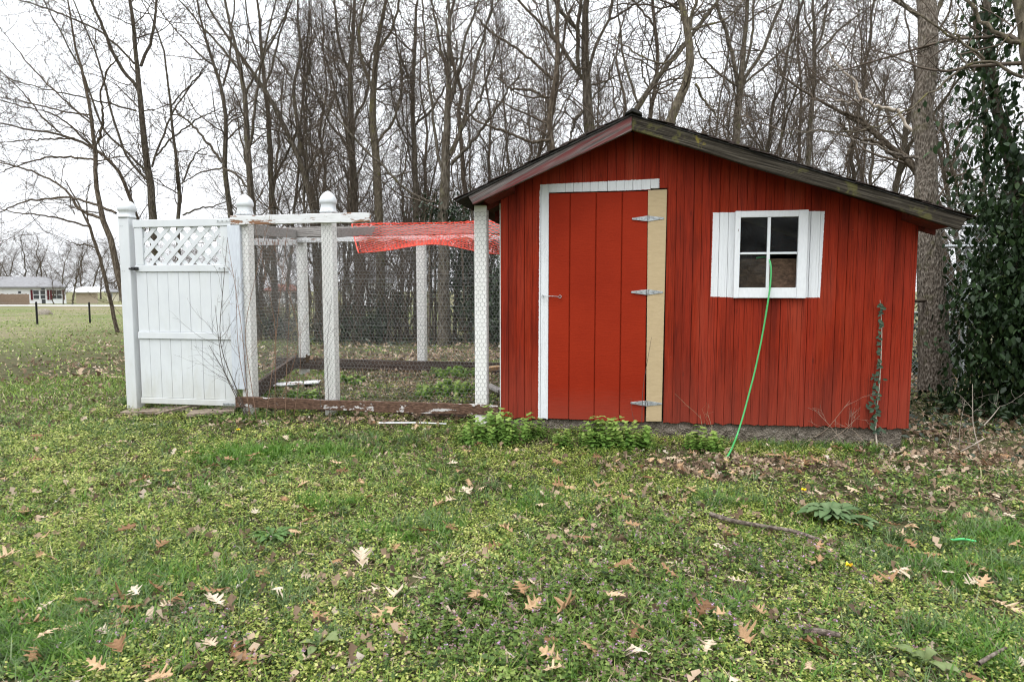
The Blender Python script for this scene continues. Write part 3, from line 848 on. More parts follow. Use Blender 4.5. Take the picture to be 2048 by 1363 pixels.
# the run
YB = D + 2.35
run = empty('chicken_run', (-1.6, D + 1.2, 0.15))
tag(run, 'white post chicken run with wire mesh beside the red shed', 'chicken run')
def zrun(px, py, Y): return W(px, py, Y)[1]
def run_post(xc, y0, zt, cap=None, mat=WHITE_POST, w=.1, z0=None):
    z0 = float(gz(xc, y0 + .05)) - .08 if z0 is None else z0
    p = small('post', *boxvf(xc - w / 2, xc + w / 2, y0, y0 + w, z0, zt), mat, run, 0.005)
    if cap:
        c = small('post_cap', *round_cap(xc, y0 + w / 2, zt + .0005, cap), VINYL, None, smooth=True)
        c.parent = p; c.location = (0, 0, 0)
    return p
xA = W(484, 440, YG + .02)[0]; xB = W(650, 440, YG)[0]; xC = W(962, 600, YG - .02)[0]
run_post(xA, YG + .02, W(475, 430, YG + .02)[1], finial)
run_post(xB, YG + .02, W(650, 424, YG)[1], finial)
run_post(xC, YG - .04, zroof(W(960, 405, YG)[0]) - .045)
ba0, ba1 = W(460, 600, YG - .02)[0], W(485, 600, YG - .02)[0]
small('nailed_board', *boxvf(ba0 - .008, ba1 - .01, YG - .016, YG + .0195, W(480, 778, YG)[1], W(470, 450, YG)[1]), GREY_PAINT, run, 0.004)
def slanted(name, pA, pB, h, y0, y1, mat, ragA=0, n=14):
    """board between two (x, z) top points with uneven edges"""
    top, low = [], []
    for i in range(n + 1):
        t = i / n; x = pA[0] + (pB[0] - pA[0]) * t; z = pA[1] + (pB[1] - pA[1]) * t
        top.append((x, z + rng.normal() * ragA)); low.append((x, z - h + rng.normal() * ragA))
    return small(name, *prism(low + top[::-1], y0, y1), mat, run, 0.003)
slanted('top_board', W(459, 431, YG - .02), W(738, 424.5, YG - .02), .078, YG - .018, YG + .018, WHITE_PEEL, .002)
slanted('bottom_board', W(474, 793, YG - .02), W(998, 809, YG - .02), .088, YG - .05, YG - .012, SILL, .003)
slanted('bottom_board', W(478, 800, YG + .1), W(996, 812, YG + .1), .1, YG + .121, YG + .155, DARKWOOD, .003)
# back of the run
xP, xQ = W(602, 600, YB)[0], W(841, 600, YB)[0]; xS = W(1090, 600, YB)[0]; xO = W(500, 600, YB)[0] - .1
zbt = W(850, 449, YB)[1]
run_post(xP, YB, W(600, 470, YB)[1]); run_post(xQ, YB, zbt - .001)
run_post(xS, YB, zbt - .001)
slanted('back_beam', (xP - .25, zbt - .012), (xS + .1, zbt), .115, YB - .042, YB - .004, GREYWOOD, .002)
slanted('back_beam', (xP - .2, zbt - .135), (xS + .1, zbt - .128), .06, YB - .036, YB - .006, WHITE_PEEL, .002)
slanted('back_bottom_board', (xP - .35, .33), (xS + .1, .31), .14, YB - .045, YB - .006, DARKWOOD, .004)
zA = W(484, 450, YG)[1]
small('side_beam', *beam((xA + .03, YG + .125, zA - .03), (xP - .03, YB - .05, W(600, 462, YB)[1] - .035), .038, .10), GREYWOOD, run, 0.003)
small('side_beam', *beam((xA + .035, YG + .125, zA - .135), (xP - .02, YB - .05, W(600, 480, YB)[1] - .035), .034, .06), WHITE_PEEL, run, 0.003)
small('side_beam', *beam((xB, YG + .125, zA - .07), (xQ - .5, YB - .05, zbt - .06), .036, .085), GREYWOOD, run, 0.003)
small('side_bottom_board', *beam((xA - .01, YG + .125, .24), (xP - .05, YB - .05, .30), .036, .14), DARKWOOD, run, 0.003)

def hexwire(w, h, cw, ch):
    """edges of a honeycomb sheet in (s, t)"""
    nx, ny = int(w / cw) + 1, int(h / (ch * .75)) + 1
    j, i = np.meshgrid(np.arange(ny), np.arange(nx), indexing='ij')
    cx = (i * cw + (j % 2) * cw / 2).ravel(); cyy = (j * .75 * ch).ravel()
    jit = lambda a: a + 0.0012 * np.sin(a * 173.0)
    E = []
    for (ax, ay), (bx, by) in (((-.5, -.25), (-.5, .25)), ((-.5, .25), (0, .5)), ((0, .5), (.5, .25))):
        E.append(np.stack([np.stack([cx + ax * cw, cyy + ay * ch], 1), np.stack([cx + bx * cw, cyy + by * ch], 1)], 1))
    E = np.concatenate(E)
    ok = (E[..., 0] >= 0).all(1) & (E[..., 0] <= w).all(1) & (E[..., 1] >= 0).all(1) & (E[..., 1] <= h).all(1)
    return E[ok]
def wire_panel(o, u, w, h, cw, ch, r, bulge=0.01):
    E = hexwire(w, h, cw, ch)
    o = np.array(o, float); u = np.array(u, float); u /= np.linalg.norm(u); nrm = np.cross(u, [0, 0, 1])
    s, t = E[..., 0:1], E[..., 1:2]
    b = bulge * np.sin(s * 3.1) * np.sin(t * 2.3 + 1)
    s2 = s + .004 * np.sin(t * 9); t2 = t + .004 * np.sin(s * 7)
    P = o + s2 * u + t2 * np.array([0, 0, 1.0]) + b * nrm
    V, F = tubes(P, np.full(P.shape[:2], r), 3)
    big('wire_mesh', V, F, CHICKEN, run)
zlow = W(700, 800, YG)[1] - .03
wire_panel((xA - .04, YG + .004, zlow + .02), (1, 0, 0), xB - xA + .09, 1.66 - .0, .034, .044, .0011)
wire_panel((xB - .05, YG + .002, zlow), (1, 0, 0), xC - xB + .1, W(800, 448, YG)[1] - zlow, .034, .044, .0011)
wire_panel((xC - .055, YG - .044, zlow), (1, 0, 0), .12, 1.62, .034, .044, .0011, 0)
wire_panel((xC + .052, YG + .02, zlow), (1, 0, 0), XL - xC - .06, 1.45, .034, .044, .0011, 0)
wire_panel((xP - .3, YB - .05, .2), (1, 0, 0), xS - xP + .4, zbt - .35, .036, .046, .0013)
sd = np.array([xP - xA, YB - YG - .1, 0.0])
wire_panel((xA - .03, YG + .1, .2), sd, float(np.linalg.norm(sd)), 1.6, .034, .044, .0009)
# two straight tension wires
V, F = tubes(np.array([[[xP - .3, YB - .052, .2 + h], [xS, YB - .052, .2 + h]] for h in (.55, 1.1)]), np.full((2, 2), .0014), 4)
big('tension_wire', V, F, CHICKEN, run)

# red-orange safety netting draped over the back beam
def net_surface(s, t):
    """s along the run 0..1, t from the beam to the front 0..1"""
    xr = XL + .25; xl = W(704, 466, YB - .06)[0] * (1 - t) + W(717, 497, YB - 1.31)[0] * t
    x = xl + (xr - xl) * s
    y = YB - .06 - 1.25 * t
    z = zbt + .02 - .42 * t + .05 * np.sin(s * 5.2) * t - .05 * np.sin(t * 3.1) + .02 * np.sin(s * 11 + t * 3) + .04 * s
    z = np.where(t < .04, zbt + .012, z)
    return np.stack([x, y, z], -1)
n1, L_, Wd = 26, 2.05, 1.3
strands = []
cell = .074
for sg in (1, -1):
    for c in np.arange(-Wd / cell, L_ / cell + Wd / cell):
        a = c * cell
        tt = np.linspace(0, 1, n1); ss = (a + sg * tt * Wd * .8 + (Wd * .8 if sg < 0 else 0) * 0) / L_
        ok = (ss >= 0) & (ss <= 1)
        if ok.sum() < 3: continue
        q = tt[ok]; w_ = ss[ok]
        qi = np.linspace(q[0], q[-1], n1); wi = np.interp(qi, q, w_)
        strands.append(net_surface(wi, qi))
P = np.stack(strands)
V, F = tubes(P, np.full(P.shape[:2], .0022), 4)
e1 = net_surface(np.zeros(n1), np.linspace(0, 1, n1)); e2 = net_surface(np.linspace(0, 1, n1), np.ones(n1)); e3 = net_surface(np.linspace(0, 1, n1), np.full(n1, .002))
e4 = net_surface(np.full(n1, .93), np.linspace(.2, 1, n1))
V2, F2 = tubes(np.stack([e1, e4]), np.full((2, n1), .007), 5)
V3, F3 = tubes(np.stack([e2, e3]), np.full((2, n1), .0035), 5)
netting = big('safety_netting', *joinbig([(V, F), (V2, F2), (V3, F3)]), NET)
tag(netting, 'red orange plastic safety netting draped over the chicken run top', 'netting')

# ------------------------------------------------------------------ loose boards, planks, sticks on the ground
def ground_board(name, pA, pB, w, th, mat, label, cat, lift=.0, tilt=0, group=None):
    a, b = np.array(G(*pA)), np.array(G(*pB))
    a[2] += lift + th / 2; b[2] += lift + th / 2
    v, f = beam(a, b, w, th)
    o = small(name, v, f, mat, None, 0.004)
    return tag(o, label, cat, group)
PLANK = make_wood('damp_tan_plank', [(0.3, (0.13, 0.10, 0.075)), (0.6, (0.26, 0.21, 0.165)), (0.85, (0.36, 0.30, 0.24))], (1.0, 10, 10))
ground_board('plank', (252, 826), (392, 822), .24, .03, PLANK, 'wide damp tan plank lying under the white gate by its latch post', 'plank', .0)
ground_board('plank', (378, 833), (472, 826), .20, .028, PLANK, 'short tan plank lying under the hinge side of the gate', 'plank', .012)
tag(tubeobj('stick', [(*G(310, 839)[:2], G(310, 839)[2] + .05), (*G(360, 829)[:2], G(360, 829)[2] + .06), (*G(418, 818)[:2], G(418, 818)[2] + .06)], .012, PLANK, None, 6), 'slender bare stick lying across the tan planks at the gate', 'stick')
ground_board('board', (525, 778), (640, 770), .20, .015, WHITE_PEEL, 'flaking white board lying on the soil inside the run', 'board', .03)
ground_board('board', (592, 701 + 40), (640, 738), .14, .02, WHITE_PEEL, 'small white board scrap near the back of the run', 'board', .06)
ground_board('paint_strip', (757, 856), (832, 854), .03, .006, WHITE_PEEL, 'long flaked white paint strip in grass before the run', 'paint strip', .035)
ground_board('paint_strip', (838, 855), (893, 856), .025, .006, WHITE_PEEL, 'short flaked white paint strip in grass toward the shed corner', 'paint strip', .035)
ground_board('lumber_offcut', (972, 776), (1000, 772), .09, .04, RAWWOOD, 'pale fresh lumber offcut leaning at the shed corner', 'lumber', .17)
ground_board('lumber_offcut', (976, 786), (1002, 800), .07, .03, GREYWOOD, 'grey split lumber offcut at the shed corner', 'lumber', .06)

BARKSTICK = make_wood('stick_bark', [(0.3, (0.05, 0.038, 0.03)), (0.6, (0.16, 0.13, 0.105)), (0.85, (0.30, 0.26, 0.22))], (9, 9, 9))
def gstick(px, r, label, lift=.045):
    pts = []
    for a in px:
        x, y, z = G(*a); pts.append((x, y, z + lift + rng.uniform(0, .012)))
    return tag(tubeobj('fallen_branch', pts, np.linspace(r, r * .6, len(pts)), BARKSTICK, None, 7), label, 'branch')
gstick([(1420, 1048), (1460, 1062), (1530, 1074), (1590, 1084), (1645, 1106)], .013, 'long grey fallen branch lying in the lawn before the broadleaf rosette')
gstick([(1605, 1292), (1640, 1297), (1680, 1300)], .014, 'short dark fallen stick half sunk in purple weeds')
gstick([(1955, 1361), (1985, 1340), (2010, 1330)], .007, 'thin pale twig lying in grass beside dock leaves')

# ------------------------------------------------------------------ chain-link fence behind the shed on the right
cf = empty('chain_link_fence', (4, 8.6, 0))
tag(cf, 'galvanised chain link fence with pipe rails among evergreen vines', 'fence')
YC = 8.55
ztop = W(1930, 455, YC)[1]; zgc = float(gz(4, YC))
xc0, xc1 = W(1790, 500, YC)[0], W(2200, 500, YC)[0]
xp = W(1930, 600, YC)[0]
for xx in (xp, xp + 2.4, xp - 2.4):
    tubeobj('fence_post', [(xx, YC, zgc - .2), (xx, YC, zgc + 1), (xx, YC, ztop + .04)], .03, GALV, cf, 10)
for zz, rr in ((ztop, .022), (ztop - .22, .02), (W(1870, 625, YC)[1], .012)):
    tubeobj('fence_rail', [(xc0, YC - .03, zz), ((xc0 + xc1) / 2, YC - .03, zz), (xc1, YC - .03, zz)], rr, GALV, cf, 8)
w, h = xc1 - xc0, ztop - zgc
S = []
pitch = .072
n = 60
for sg in (1, -1):
    for c in np.arange(-h, w + h, pitch):
        t = np.linspace(0, h, n); s = c + sg * t * .8 + (0 if sg > 0 else 0)
        ok = (s >= 0) & (s <= w)
        if ok.sum() < 6: continue
        ti = np.linspace(t[ok][0], t[ok][-1], 24); si = np.interp(ti, t[ok], s[ok])
        S.append(np.stack([xc0 + si, np.full(24, YC + .002 * sg), zgc + ti], 1))
S = np.stack(S)
big('chain_mesh', *tubes(S, np.full(S.shape[:2], .0021), 3), GALV_DULL, cf)
# ------------------------------------------------------------------ trees
def make_bark(name, stops, moss=None, sc=1.0):
    m = Mat(name, 0.95, 0.1)
    p = m.pos()
    v = m.scale(p, (26 * sc, 26 * sc, 5 * sc))
    a = m.noise(v, 1.0, 6, 0.7, 0.5); b = m.voro(m.scale(p, (30 * sc, 30 * sc, 8 * sc)), 1.0)
    c = m.ramp(m.math('ADD', m.math('MULTIPLY', a, 0.7), m.math('MULTIPLY', b, 0.3)), stops)
    if moss:
        k = m.ramp(m.noise(p, 4, 5, 0.7), [(0.55, 0.0), (0.66, 0.8)])
        c = m.mix(k, c, moss)
    m.color(c).bump(m.math('ADD', a, b), 1.0, 0.03); return m.m
BARK = make_bark('grey_brown_bark', [(0.3, (0.035, 0.028, 0.021)), (0.5, (0.095, 0.080, 0.061)), (0.7, (0.19, 0.168, 0.137))], (0.10, 0.095, 0.045))
BARK_B = make_bark('brown_bark', [(0.3, (0.036, 0.027, 0.019)), (0.5, (0.10, 0.079, 0.058)), (0.7, (0.19, 0.16, 0.125))])
BARK_L = make_bark('pale_ridged_bark', [(0.3, (0.05, 0.04, 0.03)), (0.48, (0.18, 0.15, 0.12)), (0.68, (0.36, 0.32, 0.27))], (0.15, 0.14, 0.075), 2.6)
BARK_M = make_bark('mossy_bark', [(0.28, (0.05, 0.042, 0.03)), (0.6, (0.17, 0.145, 0.105)), (0.8, (0.26, 0.23, 0.17))], (0.16, 0.15, 0.055))
TWIG = simple('twig_bark', (0.098, 0.078, 0.060), 0.9, 0.1, var=0.35, sc=3)
TWIG_D = simple('dark_twig_bark', (0.085, 0.066, 0.051), 0.9, 0.1, var=0.35, sc=3)
DEADPALE = simple('pale_dead_wood', (0.42, 0.36, 0.30), 0.9, 0.1, var=0.3, sc=6)

def twigs_from(P, R, rg, dens=1.0, k1=18, l1=(0.7, 2.8), up=0.10, fine=1.0, t0=0.15):
    """three orders of branches off the given limbs"""
    if len(P) == 0: return None
    L = np.linalg.norm(np.diff(P, axis=1), axis=2).sum(1)
    cnt = np.maximum(1, (L * k1 / 8 * dens * .88).astype(int))
    p1, r1 = grow(P, np.clip(R, 0, .05), cnt, rg, l1, 0.40, (0.5, 1.35), (t0, 1), 10, up * .7, 0.22, .008)
    p2, r2 = grow(p1, r1, 7, rg, (0.35, 1.2), 0.6, (0.4, 1.2), (0.12, 1), 5, up * .7, 0.28, .0056)
    p3, r3 = grow(p2, r2, max(1, int(4 * fine)), rg, (0.12, 0.55), 0.75, (0.4, 1.2), (0.15, 1), 3, up * .5, 0.28, .0042)
    return joinbig([tubes(p1, r1, 4), tubes(p2, r2, 3), tubes(p3, r3, 3)])

def traced_tree(name, label, limbs, d, seed, bark=BARK, twig=TWIG, dens=1.0, group=None, ground=True, ext=2.5, cat='tree', lean=0.0, fine=1.0, up=0.10, twist=0.3, base_dx=0.0, thick=0.86):
    rg = np.random.default_rng(seed)
    root = None
    P3, R3 = [], []
    for li, lm in enumerate(limbs):
        lm = np.array(lm, float); k = len(lm)
        dd = np.full(k, d)
        run_ = np.r_[0, np.cumsum(np.hypot(np.diff(lm[:, 0]), np.diff(lm[:, 1])))] / FPX * d
        if li: dd = d + run_ * rg.uniform(-twist, twist)
        else: dd = d + run_ * lean
        pts = np.array([PD(a, b, e) for (a, b), e in zip(lm[:, :2], dd)])
        rad = lm[:, 2] / 2 / FPX * dd * thick
        if li == 0:
            if ground:
                bx, by = pts[0, 0] + base_dx, pts[0, 1] + rg.uniform(-.1, .1)
                bz = float(gz(bx, by))
                mid = np.array([(bx + pts[0, 0]) / 2, (by + pts[0, 1]) / 2, bz * .5 + pts[0, 2] * .5])
                pts = np.vstack([[bx, by, bz - .1], [bx, by, bz + .25], mid, pts]); rad = np.r_[rad[0] * 1.5, rad[0] * 1.22, rad[0] * 1.08, rad]
            base = pts[0].copy()
        if ext and lm[-1, 1] < 25:
            t = pts[-1] - pts[-2]; t /= np.linalg.norm(t)
            for q in range(1, 4):
                t = t + rg.normal(size=3) * .1; t /= np.linalg.norm(t)
                pts = np.vstack([pts, pts[-1] + t * ext / 3]); rad = np.r_[rad, rad[-1] * .75]
        if li: rad[-1] = min(rad[-1], rad[0] * .4)
        q = path(np.c_[pts, rad], 26)
        q[1:-1, :3] += rg.normal(size=(24, 3)) * .012
        P3.append(q[:, :3]); R3.append(np.maximum(q[:, 3], .004))
    P3, R3 = np.stack(P3), np.stack(R3)
    root = empty(name, tuple(base)); tag(root, label, cat, group)
    V, F = tubes(P3[:1], R3[:1], 12); V = V + 0
    big('trunk', V, F, bark, root, smooth=True)
    if len(P3) > 1:
        for a_, b_ in zip(P3[1:], R3[1:]): big('limb', *tubes(a_[None], b_[None], 8), bark, root, smooth=True)
    tw = twigs_from(P3, R3, rg, dens, up=up, fine=fine, t0=0.3 if ground else 0.1)
    big('branches', *tw, twig, root)
    return root

BY_RUN = 'bare trees standing behind the gate and run'
BY_SHED = 'bare trees standing behind the shed roof'
TT = []
def TR(*a, **k): TT.append((a, k))
TR('bare_tree', 'bare tree with straight dark trunk rising above the gate lattice', [
    [(306, 437, 17), (303, 370, 16), (295, 335, 14.5), (289, 275, 13), (282, 218, 12), (276, 176, 11), (276, 134, 10), (269, 81, 8.5), (268, 35, 7.5), (259, 0, 7)],
    [(276, 176, 8), (232, 123, 8), (211, 67, 7), (194, 28, 6), (183, 0, 5)],
    [(282, 132, 7), (299, 88, 6.5), (310, 53, 6), (312, 0, 5)],
    [(297, 362, 6), (260, 327, 6), (246, 296, 5), (225, 232, 5), (197, 116, 4), (176, 70, 3.5), (150, 10, 3)],
    [(291, 340, 5), (250, 298, 5), (207, 268, 4.5), (170, 155, 4), (128, 75, 3), (90, 10, 2.5)],
    [(304, 334, 5), (313, 303, 4.5), (345, 225, 4), (366, 190, 3), (410, 140, 2)],
    [(312, 312, 4), (345, 275, 4), (387, 242, 3.5), (445, 215, 2.5)],
    [(268, 127, 5), (232, 88, 5), (200, 60, 4), (130, 30, 3.5), (40, 0, 3)],
    [(272, 222, 4), (215, 205, 3.5), (140, 190, 3), (60, 170, 2.5), (0, 150, 2)]], 19, 1, dens=1.15)
TR('bare_tree', 'leaning bare tree with long branches sweeping away from the gate post', [
    [(233, 541, 14), (226, 495, 13), (220, 466, 13), (205, 435, 12), (192, 400, 10), (190, 380, 9.5), (190, 317, 9), (194, 289, 9), (183, 246, 8), (173, 176, 6.5), (151, 106, 5), (141, 28, 4), (138, 0, 3)],
    [(205, 437, 7), (165, 424, 7), (148, 405, 6), (134, 380, 5), (102, 359, 4.5), (53, 338, 4), (0, 325, 3)],
    [(232, 426, 6), (200, 412, 6), (169, 401, 5), (134, 394, 4.5), (53, 401, 4), (0, 424, 3)],
    [(196, 287, 6), (208, 240, 5), (200, 190, 4), (215, 140, 3.5), (240, 110, 2.5)],
    [(190, 320, 5), (150, 315, 5), (100, 313, 4), (40, 330, 3), (0, 345, 2)],
    [(186, 250, 4), (150, 220, 4), (105, 178, 3.5), (50, 120, 3), (0, 55, 2)],
    [(180, 230, 4), (120, 222, 3.5), (60, 205, 3), (0, 195, 2)]], 18, 2, bark=BARK_B, dens=1.1, base_dx=.5)
TR('bare_tree', 'arching bare tree trunk curving low behind the ball capped post', [
    [(278, 440, 9), (268, 415, 8.5), (260, 398, 8), (243, 345, 7.5), (232, 328, 7), (211, 313, 6.5), (175, 288, 6), (155, 278, 6), (116, 264, 5), (70, 264, 4), (0, 246, 3)],
    [(150, 277, 4), (110, 278, 4), (60, 280, 3), (0, 285, 2)],
    [(185, 295, 4), (140, 250, 4), (100, 225, 3), (40, 212, 3), (0, 200, 2)],
    [(120, 265, 4), (85, 235, 3.5), (50, 190, 3), (0, 140, 2)]], 20, 3, bark=BARK_B, dens=1.2)
TR('bare_tree', 'thin bare sapling rooted in the grass beside the gate post', [
    [(236, 668, 9), (220, 598, 8), (205, 532, 7.5), (192, 493, 7), (181, 455, 6), (172, 437, 5), (164, 424, 4), (150, 395, 3), (130, 360, 2)],
    [(181, 455, 4.5), (160, 447, 4.5), (120, 437, 4), (85, 430, 3.5), (40, 427, 3), (0, 418, 2)],
    [(190, 495, 3.5), (172, 488, 3.5), (155, 489, 3), (130, 480, 2)],
    [(176, 445, 3), (172, 400, 3), (182, 360, 2.5)]], 21, 4, bark=BARK_B, dens=.5, ext=0, ground=False)
TR('bare_tree', 'slender wavy bare trunk above the middle of the gate', [
    [(354, 437, 8.5), (366, 363, 8), (349, 327, 7), (347, 268, 6), (343, 218, 5.5), (336, 169, 4.5), (326, 85, 4), (313, 53, 3), (290, 10, 2)],
    [(368, 365, 4), (378, 330, 4), (395, 302, 3), (420, 290, 2)],
    [(366, 430, 4), (395, 418, 4), (430, 412, 3), (470, 395, 2)],
    [(343, 215, 4), (355, 195, 3.5), (385, 165, 3), (415, 130, 2)]], 19, 5, dens=1.1)
TR('bare_tree', 'crooked bare trunk above the pointed cap of the hinge post', [
    [(461, 415, 12), (452, 370, 11), (444, 327, 11), (454, 282, 10), (452, 218, 9), (445, 169, 8), (423, 116, 6.5), (405, 63, 5), (394, 0, 4)],
    [(444, 325, 6), (420, 290, 5.5), (385, 250, 5), (362, 232, 4), (345, 215, 3)],
    [(446, 172, 5), (460, 125, 5), (462, 60, 4), (470, 0, 3)],
    [(436, 140, 4), (400, 110, 4), (350, 60, 3), (320, 20, 2)]], 18, 6, dens=1.0)
TR('bare_tree', 'upright twin stem bare tree between the two pointed post caps', [
    [(505, 422, 15), (500, 370, 14), (496, 317, 13), (493, 254, 12), (489, 190, 10), (482, 141, 9), (472, 99, 7), (455, 30, 6), (450, 0, 5)],
    [(497, 300, 7), (508, 260, 7), (512, 200, 6), (520, 130, 5), (540, 60, 4), (550, 0, 3)],
    [(490, 195, 6), (510, 150, 5), (535, 100, 5), (570, 30, 4), (580, 0, 3)],
    [(484, 150, 5), (440, 90, 5), (400, 50, 4), (370, 10, 3)],
    [(500, 380, 5), (470, 345, 5), (440, 335, 4), (400, 345, 3), (360, 370, 2)]], 16, 7, dens=1.0)
TR('bare_tree', 'straight slim bare trunk behind the peeling top board', [
    [(545, 419, 13), (543, 352, 12), (538, 246, 11), (533, 183, 9), (522, 116, 8), (519, 35, 6), (517, 0, 5)],
    [(546, 360, 6), (565, 325, 6), (578, 300, 5), (590, 270, 4), (605, 230, 3)],
    [(530, 170, 5), (550, 120, 5), (560, 60, 4), (585, 0, 3)],
    [(524, 125, 4), (500, 70, 4), (490, 0, 3)]], 20, 8, dens=1.0)
TR('bare_tree', 'bare trunk slanting toward the gate from the middle post cap', [
    [(628, 419, 13), (614, 352, 12), (596, 310, 11.5), (575, 275, 11), (564, 229, 10), (533, 183, 9), (505, 141, 7), (480, 106, 6), (440, 60, 5), (410, 0, 4)],
    [(600, 312, 8), (598, 268, 8), (589, 211, 8), (584, 165, 7), (600, 130, 6.5), (601, 81, 6), (593, 35, 5), (596, 0, 4)],
    [(585, 160, 4), (560, 120, 4), (530, 100, 3), (480, 75, 2)],
    [(612, 345, 5), (640, 300, 5), (650, 250, 4), (670, 190, 3)]], 17, 9, dens=1.2)
TR('bare_tree', 'tall straight bare trunk behind the end of the peeling board', [
    [(712, 425, 15), (705, 327, 14), (702, 211, 12), (698, 148, 10), (705, 99, 9), (712, 0, 7)],
    [(698, 145, 7), (680, 100, 7), (672, 50, 6), (670, 0, 5)],
    [(704, 250, 6), (735, 190, 6), (740, 120, 5), (760, 60, 4)],
    [(706, 300, 6), (660, 250, 5), (630, 180, 4), (610, 110, 3)]], 18, 10, dens=1.3)
TR('bare_tree', 'thick bare trunk forking high above the red netting', [
    [(760, 440, 20), (755, 370, 19), (749, 282, 17), (744, 176, 14), (755, 106, 11), (758, 63, 9), (770, 0, 7)],
    [(745, 180, 8), (722, 120, 8), (715, 60, 7), (730, 0, 5)],
    [(757, 100, 7), (785, 60, 6), (800, 0, 5)],
    [(750, 290, 6), (790, 240, 6), (805, 170, 5), (800, 90, 4)]], 16, 11, bark=BARK_M, dens=1.3)
TR('bare_tree', 'slim bare tree standing between the netting and shed eave', [
    [(832, 420, 14), (829, 299, 12), (827, 246, 11), (823, 158, 9), (829, 88, 8), (832, 35, 6), (834, 0, 5)],
    [(828, 250, 6), (860, 225, 6), (885, 185, 5), (905, 140, 4)],
    [(824, 165, 5), (800, 120, 5), (790, 60, 4), (775, 0, 3)],
    [(829, 300, 5), (800, 260, 5), (785, 200, 4), (775, 120, 3)]], 17, 12, dens=1.2)
TR('bare_tree', 'broad bare tree fanning into many upright stems beside the shed eave', [
    [(885, 440, 26), (890, 380, 24), (892, 335, 22), (895, 211, 14), (897, 141, 11), (899, 35, 8), (900, 0, 7)],
    [(900, 310, 12), (915, 275, 11), (931, 239, 10), (948, 141, 7), (975, 40, 5), (985, 0, 4)],
    [(902, 330, 8), (940, 290, 8), (975, 245, 6), (1010, 190, 5), (1040, 150, 4)],
    [(896, 215, 8), (918, 140, 7), (935, 60, 6), (960, 0, 4)],
    [(890, 350, 8), (872, 290, 7), (862, 200, 6), (850, 100, 5), (845, 0, 4)],
    [(896, 160, 6), (880, 90, 6), (868, 30, 5), (862, 0, 4)],
    [(920, 265, 6), (960, 200, 6), (985, 120, 5), (1010, 40, 4)],
    [(886, 410, 7), (850, 400, 7), (818, 387, 6), (772, 338, 5.5), (712, 282, 5), (656, 211, 4), (600, 148, 3)]], 14, 13, dens=1.1)
TR('bare_tree', 'wavy dark bare trunk rising behind the shed\'s left roof slope', [
    [(1110, 300, 14), (1097, 267, 13), (1092, 229, 12), (1102, 198, 12), (1115, 147, 11), (1119, 112, 11), (1112, 71, 10), (1112, 38, 9), (1119, 0, 8)],
    [(1112, 160, 7), (1090, 145, 7), (1060, 118, 6), (1022, 90, 6), (975, 60, 5), (950, 30, 4)],
    [(1113, 85, 7), (1087, 51, 6.5), (1060, 25, 6), (1035, 0, 5)],
    [(1095, 195, 6), (1060, 180, 6), (1020, 178, 5), (985, 150, 4)],
    [(1100, 280, 7), (1060, 285, 7), (1010, 262, 6), (965, 250, 5), (900, 200, 4)]], 12, 14, dens=.9, bark=BARK_B)
TR('bare_tree', 'large forked bare trunk straight behind the shed left of its ridge', [
    [(1183, 275, 28), (1180, 240, 25), (1176, 216, 22), (1171, 152, 19), (1168, 102, 17), (1167, 63, 16), (1171, 25, 15), (1172, 0, 14)],
    [(1174, 170, 9), (1153, 142, 9.5), (1135, 114, 9), (1112, 84, 8), (1098, 50, 7), (1094, 0, 5)],
    [(1178, 145, 7.5), (1189, 102, 7.5), (1204, 63, 7), (1219, 38, 6.5), (1225, 10, 5)],
    [(1218, 40, 5), (1240, 26, 5), (1262, 14, 5), (1285, 0, 4)],
    [(1156, 150, 9), (1155, 120, 9), (1157, 60, 9), (1160, 0, 8)],
    [(1158, 65, 9), (1148, 52, 9), (1128, 32, 8), (1110, 5, 7)],
    [(1180, 200, 5), (1200, 180, 4.5), (1216, 160, 4), (1232, 110, 3), (1280, 45, 2)],
    [(1165, 225, 8), (1150, 240, 8), (1145, 262, 7), (1138, 285, 6)]], 13, 15, dens=.8)
TR('bare_tree', 'bare trunk slanting up and away from the shed ridge', [
    [(1258, 226, 14), (1280, 201, 13), (1316, 160, 12), (1341, 122, 11), (1366, 89, 10), (1392, 58, 9), (1425, 28, 8), (1440, 0, 7)],
    [(1275, 205, 6), (1262, 160, 6), (1245, 115, 5), (1240, 60, 4), (1235, 0, 3)],
    [(1300, 180, 4), (1285, 150, 4), (1283, 110, 3), (1290, 60, 2)]], 12.5, 16, dens=.8, base_dx=-.5)
TR('bare_tree', 'slim dark bare trunk just behind the shed ridge', [
    [(1296, 240, 10), (1310, 198, 9.5), (1316, 152, 9), (1318, 102, 8.5), (1312, 51, 8), (1305, 0, 7)],
    [(1316, 140, 5), (1340, 110, 4), (1365, 60, 3), (1360, 0, 2)],
    [(1312, 55, 5), (1290, 30, 5), (1275, 10, 4)]], 13.5, 17, dens=.8, bark=BARK_B)
TR('bare_tree', 'stout S-curved bare trunk behind the shed right of its ridge', [
    [(1328, 252, 22), (1348, 218, 21), (1376, 188, 20), (1384, 152, 19), (1379, 102, 18), (1376, 51, 17), (1366, 0, 15)],
    [(1380, 55, 8), (1388, 25, 8), (1393, 0, 7)],
    [(1390, 170, 6), (1420, 215, 5), (1440, 240, 4)],
    [(1378, 60, 6), (1420, 47, 5), (1450, 45, 4), (1478, 12, 3)],
    [(1372, 90, 6), (1340, 128, 5), (1300, 122, 4), (1240, 85, 3), (1205, 60, 2)]], 11.5, 18, dens=.8, bark=BARK_M)
